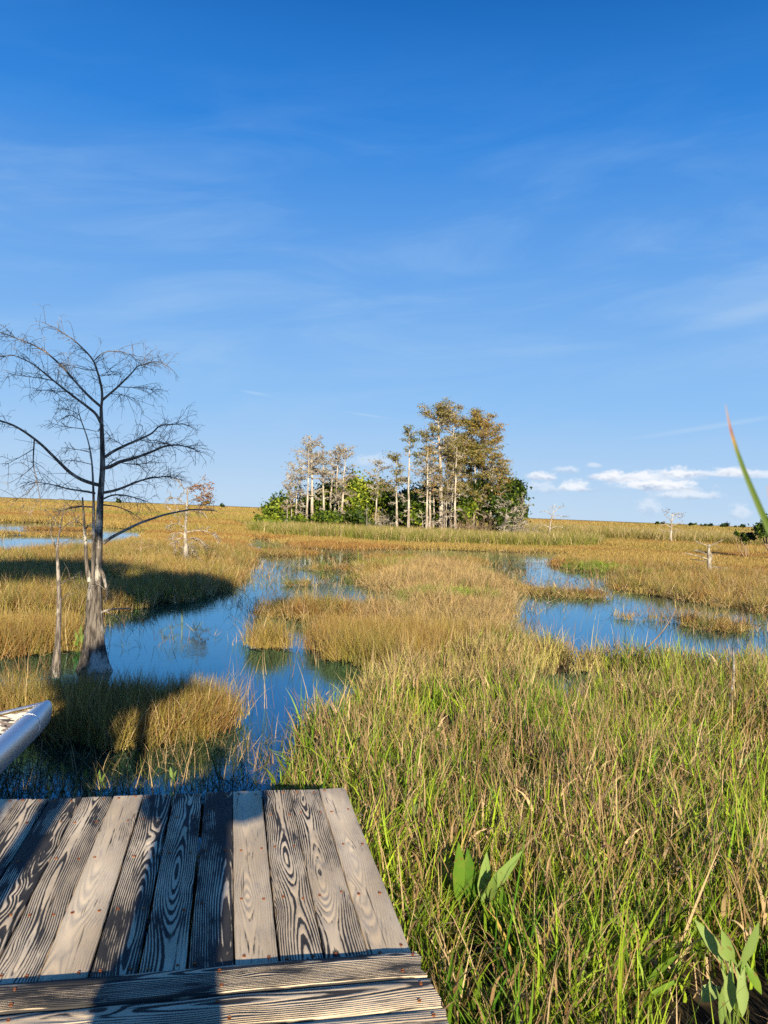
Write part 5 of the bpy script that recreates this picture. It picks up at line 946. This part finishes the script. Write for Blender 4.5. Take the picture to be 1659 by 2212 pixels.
# ------------------------------------------------------------------ boat bow at the left edge
def build_boat():
    m, nt, bs = new_mat('brushed_aluminium'); L = nt.links.new; tc = nd(nt, 'ShaderNodeTexCoord'); mp = nd(nt, 'ShaderNodeMapping'); L(tc.outputs['Object'], mp.inputs[0]); mp.inputs['Scale'].default_value = (60, 1.2, 60); n1 = noise(nt, mp.outputs[0], 1.0, 4, .6)
    L(mixc(nt, n1, (.70, .72, .74), (.90, .91, .92)), bs.inputs['Base Color']); bs.inputs['Metallic'].default_value = 1; L(mth(nt, 'ADD', .40, mth(nt, 'MULTIPLY', n1, .22)), bs.inputs['Roughness']); bump(nt, n1, bs, .12, .004); alu = m
    m, nt, bs = new_mat('camouflage_paint'); L = nt.links.new; tc = nd(nt, 'ShaderNodeTexCoord'); mp = nd(nt, 'ShaderNodeMapping'); L(tc.outputs['Object'], mp.inputs[0]); mp.inputs['Scale'].default_value = (1, 2.6, 1); mp.inputs['Rotation'].default_value = (0, 0, R(60)); a1 = noise(nt, mp.outputs[0], 7.0, 2, .45, .8); mp2 = nd(nt, 'ShaderNodeMapping'); L(mp.outputs[0], mp2.inputs[0]); mp2.inputs['Location'].default_value = (3, 7, 2); a2 = noise(nt, mp2.outputs[0], 6.0, 2, .45, .8)
    c = mixc(nt, sstep(nt, a1, .50, .515), (.56, .52, .45), (.16, .13, .11)); c = mixc(nt, sstep(nt, a2, .58, .595), c, (.030, .026, .024)); L(c, bs.inputs['Base Color']); bs.inputs['Roughness'].default_value = .6; camo = m
    m2, nt, bs = new_mat('dull_hull_metal'); bs.inputs['Base Color'].default_value = (.06, .06, .055, 1); bs.inputs['Metallic'].default_value = .2; bs.inputs['Roughness'].default_value = .5
    zd = .47; tip = at_z(104, 1520, zd); sA = at_z(-60, 1668, zd); pA = at_z(-30, 1552, zd)
    sdir = unit((sA - tip) * np.array([1, 1, 0])); pdir = unit((pA - tip) * np.array([1, 1, 0])); root = empty('aluminium_boat', (tip[0], tip[1], 0)); tag(root, 'aluminium boat with camouflage painted bow deck moored left of the dock', 'boat'); o0 = np.array([tip[0], tip[1], 0])
    Ls, Lp = 2.6, 2.6; loc = lambda p: np.asarray(p) - o0
    S1 = tip + sdir * Ls; P1 = tip + pdir * Lp
    out_s = unit(np.cross(sdir, np.array([0, 0, 1.]))); out_s = out_s if out_s @ (tip - pA) > 0 else -out_s; out_p = unit(np.cross(pdir, np.array([0, 0, 1.]))); out_p = out_p if out_p @ (pA - S1) > 0 else -out_p
    # rolled side: quarter round section swept along the starboard edge, closing round the bow tip
    sec = [(-.070, .004), (-.060, .020), (-.030, .030), (.005, .026), (.035, .008), (.052, -.022), (.056, -.060), (.048, -.110), (.028, -.160)]
    b = MB(); n = 16; V = []
    for i in range(n):
        t = i / (n - 1); p = tip + sdir * (t * Ls); k = min(1, .55 + t * 4.0); V.append([loc(p) + out_s * (a * k) + np.array([0, 0, z * (.85 + .15 * k)]) for a, z in sec])
    V = np.array(V); k = len(sec); i = np.arange(n - 1)[:, None] * k; j = np.arange(k - 1)[None]; b.add(V.reshape(-1, 3), np.stack([i + j, i + j + 1, i + k + j + 1, i + k + j], -1).reshape(-1, 4))
    # rounded nose cap
    cap = []; back = -sdir
    for a in np.linspace(0, math.pi / 2, 6): cap.append([V[0][q] + back * math.sin(a) * .045 + (V[0].mean(0) - V[0][q]) * (1 - math.cos(a)) * .75 for q in range(k)])
    cap = np.array(cap); i = np.arange(5)[:, None] * k; b.add(cap.reshape(-1, 3), np.stack([i + j, i + k + j, i + k + j + 1, i + j + 1], -1).reshape(-1, 4)); b.build('rolled_side', alu, root, True)
    # raised seam and rivets belong to the side's surface
    b = MB()
    for t in (.16, .55): p = tip + sdir * (t * Ls); b.tube([loc(p) + out_s * a + np.array([0, 0, z + .002]) for a, z in sec], .004, 6)
    b.build('seam', alu, root, True)
    b = MB()
    for t in np.linspace(.03, .98, 56): p = loc(tip + sdir * (t * Ls)) - out_s * .062; th = np.arange(6) * math.pi / 3; top = p + np.stack([.006 * np.cos(th), .006 * np.sin(th), np.full(6, .024)], -1); low = top - np.array([0, 0, .012]); b.add(np.concatenate([top, low]), [[a, (a + 1) % 6, 6 + (a + 1) % 6, 6 + a] for a in range(6)], [[0, a, a + 1] for a in range(1, 5)])
    b.build('rivet_row', alu, root)
    b = MB(); a0, a1, a2 = loc(tip) - np.array([0, 0, .004]), loc(S1) - out_s * .06, loc(P1) - out_p * .02; a0 = a0 + (sdir + pdir) * .03
    b.add([a0 + [0, 0, 0], a1, a2, a0 - [0, 0, .03], a1 - [0, 0, .03], a2 - [0, 0, .03]], [[0, 1, 4, 3], [1, 2, 5, 4], [2, 0, 3, 5]], [[0, 1, 2], [3, 5, 4]]); b.build('bow_deck', camo, root)
    b = MB(); p0, p1 = loc(tip) + out_p * .004 + np.array([0, 0, .012]), loc(P1) + np.array([0, 0, .012]); b.tube([p0, p1], .013, 8); b.build('port_rim', alu, root, True)
    b = MB(); V = []
    for p, o_, ins in ((tip, out_s * .0, (sdir + pdir) * .62), (S1, out_s * .02, -out_s * .42), (P1, out_p * .0, -out_p * .30)): V += [loc(p) + o_ + np.array([0, 0, -.035]), loc(p) + o_ + ins + np.array([0, 0, -zd - .12])]
    b.add(V, [[0, 1, 3, 2], [2, 3, 5, 4], [4, 5, 1, 0]]); b.build('hull', m2, root)
build_boat()

# ------------------------------------------------------------------ what stands behind the viewpoint and throws the shade
def skin_obj(name, verts, edges, radii, mat, parent, sub=2, rootv=0):
    me = bpy.data.meshes.new(name); me.from_pydata([tuple(v) for v in verts], edges, []); o = bpy.data.objects.new(name, me); COL.objects.link(o); o.parent = parent; me.materials.append(mat)
    o.modifiers.new('skin', 'SKIN')
    for i, r in enumerate(radii):
        sv = me.skin_vertices[0].data[i]; sv.radius = (r, r) if not isinstance(r, tuple) else r; sv.use_root = (i == rootv)
    s = o.modifiers.new('sub', 'SUBSURF'); s.levels = s.render_levels = sub
    return o
def photographer():
    skin = mat_simple('skin', (.42, .25, .17), (.47, .29, .20), 12, .55); shirt = mat_simple('shirt_cloth', (.09, .12, .17), (.11, .14, .20), 30, .9); trs = mat_simple('trouser_cloth', (.10, .09, .07), (.13, .12, .10), 30, .9); hair = mat_simple('hair', (.03, .02, .015), (.06, .04, .03), 40, .6)
    bx, by = -.135, -.42; root = empty('person', (bx, by, HD + .022)); tag(root, 'person standing on the dock holding up a phone, seen only as a long shadow', 'person')
    V, E, RA = [], [], []
    def chain(pts, rad, start=None):
        prev = start
        for p, r in zip(pts, rad):
            V.append(p); RA.append(r); i = len(V) - 1
            if prev is not None: E.append((prev, i))
            prev = i
        return prev
    pel = chain([(0, 0, .93)], [(.15, .11)]); chest = chain([(0, .01, 1.10), (0, .0, 1.27), (0, 0, 1.40)], [(.135, .10), (.15, .11), (.13, .09)], pel); neck = chain([(0, .015, 1.50)], [.055], chest); chain([(0, .03, 1.58), (0, .045, 1.66), (0, .03, 1.735)], [.075, .09, .06], neck)
    for s in (-1, 1):
        chain([(s * .10, 0, .84), (s * .11, .02, .48), (s * .115, -.01, .10), (s * .12, -.02, .035), (s * .13, .15, .03)], [.085, .06, .042, .04, .034], pel)
        # arms lift the phone to the eyes
        w = (bx, by, HD + .022); hand = np.array([s * .065 - w[0], -.055 - w[1], ZC - .055 - w[2]])
        h = chain([(s * .20, .0, 1.39), (s * .27, .12, 1.33), tuple((np.array([s * .31, .12, 1.34]) + hand) / 2 + [s * .02, 0, 0]), tuple(hand - [0, .05, .03]), tuple(hand)], [.058, .046, .038, .028, (.030, .018)], chest)
        for f in range(4): z = .028 - .018 * f; chain([tuple(hand + [-s * .005, .022, z]), tuple(hand + [-s * .015, .040, z]), tuple(hand + [-s * (.034 - .003 * f), .036, z])], [.0085, .008, .007], h)
        chain([tuple(hand + [-s * .010, -.012, .02]), tuple(hand + [-s * .030, -.002, .034])], [.0095, .008], h)
    skin_obj('body', V, E, RA, skin, root)
    skin_obj('shirt', [(0, 0, .80), (0, .01, 1.06), (0, 0, 1.27), (0, .01, 1.47), (-.19, 0, 1.385), (.19, 0, 1.385), (-.262, .10, 1.335), (.262, .10, 1.335)], [(0, 1), (1, 2), (2, 3), (3, 4), (3, 5), (4, 6), (5, 7)], [(.178, .135), (.172, .135), (.19, .135), (.10, .085), .078, .075, .065, .065], shirt, root)
    skin_obj('trousers', [(0, 0, 1.0), (-.10, 0, .83), (-.11, .02, .48), (-.115, -.01, .10), (.10, 0, .83), (.11, .02, .48), (.115, -.01, .10)], [(0, 1), (1, 2), (2, 3), (0, 4), (4, 5), (5, 6)], [(.16, .12), .10, .075, .062, .10, .075, .062], trs, root)
    skin_obj('hair', [(0, -.01, 1.60), (0, .015, 1.70), (0, .03, 1.745)], [(0, 1), (1, 2)], [(.07, .06), (.097, .10), (.07, .075)], hair, root)
    b = MB(); x0, x1, y0, y1, z0, z1 = -.037, .037, -.014, -.006, -.10, .055; b.add([(x, y, z) for z in (z0, z1) for x, y in ((x0, y0), (x1, y0), (x1, y1), (x0, y1))], [[3, 2, 1, 0], [4, 5, 6, 7], [0, 1, 5, 4], [1, 2, 6, 5], [2, 3, 7, 6], [3, 0, 4, 7]])
    ph = b.build('phone', mat_simple('phone_case', (.01, .01, .012), (.02, .02, .022), 5, .3)); ph.location = (0, 0, ZC); mb = ph.modifiers.new('bevel', 'BEVEL'); mb.width = .003; mb.segments = 2; tag(ph, 'dark phone held upright by the person on the dock', 'phone')
photographer()
def roof_post():
    b = MB(); b.tube([(0, 0, 0), (0, 0, 1.5), (.01, 0, 3.2)], [.062, .060, .058], 12); b.tube([(-.5, .0, 3.05), (.5, 0, 3.05)], [.05, .05], 8); b.tube([(.03, 0, 2.5), (.4, 0, 3.0)], [.035, .035], 8)
    o = b.build('timber_post', M['beam']); o.location = (-.84, -.30, HD + .022); tag(o, 'round timber post with a short cross arm rising from the dock', 'post')
roof_post()
def shade_tree(label, x, y, z, rx, rz, n, seed):
    g = np.random.default_rng(seed); root = empty('hammock_tree', (x, y, 0)); tag(root, label, 'tree', 'leafy trees behind the viewpoint'); b = MB(); b.tube(smooth_path([(0, 0, -.1), (.1, 0, z * .5), (0, 0, z)], 10), np.linspace(.16, .07, 10), 9)
    pts = []
    for k in range(16):
        d = unit(g.normal(0, 1, 3)); e = np.array([0, 0, z]) + d * np.array([rx, rx, rz]) * g.uniform(.45, .8); b.tube(smooth_path([(0, 0, z * g.uniform(.5, .9)), (e + [0, 0, z]) / 2 + g.normal(0, .15, 3), e], 8), np.linspace(.05, .015, 8), 5); pts.append(e + g.normal(0, 1, (n // 16, 3)) * np.array([.50, .50, .22]) * (rx / 2.2))
    b.build('trunk', M['limb_dark'], root, True); b = MB(); leafcards(b, np.concatenate(pts), .20, g, (.4, .25), 1.9); b.build('crown', M['leaf_green'], root)
shade_tree('leafy tree behind the viewpoint whose shade falls across the left rushes', -.5, -6.0, 8.1, 1.9, 1.25, 5200, 71)
shade_tree('second leafy tree behind the viewpoint, further left', -4.2, -7.0, 9.5, 2.3, .9, 4600, 72)
shade_tree('unseen low tree added close behind the viewpoint to shade the tuft at the bare cypress', -.5, -4.2, 4.7, .75, .4, 2600, 73)  # added shadow caster, placed and sized only to darken the tuft
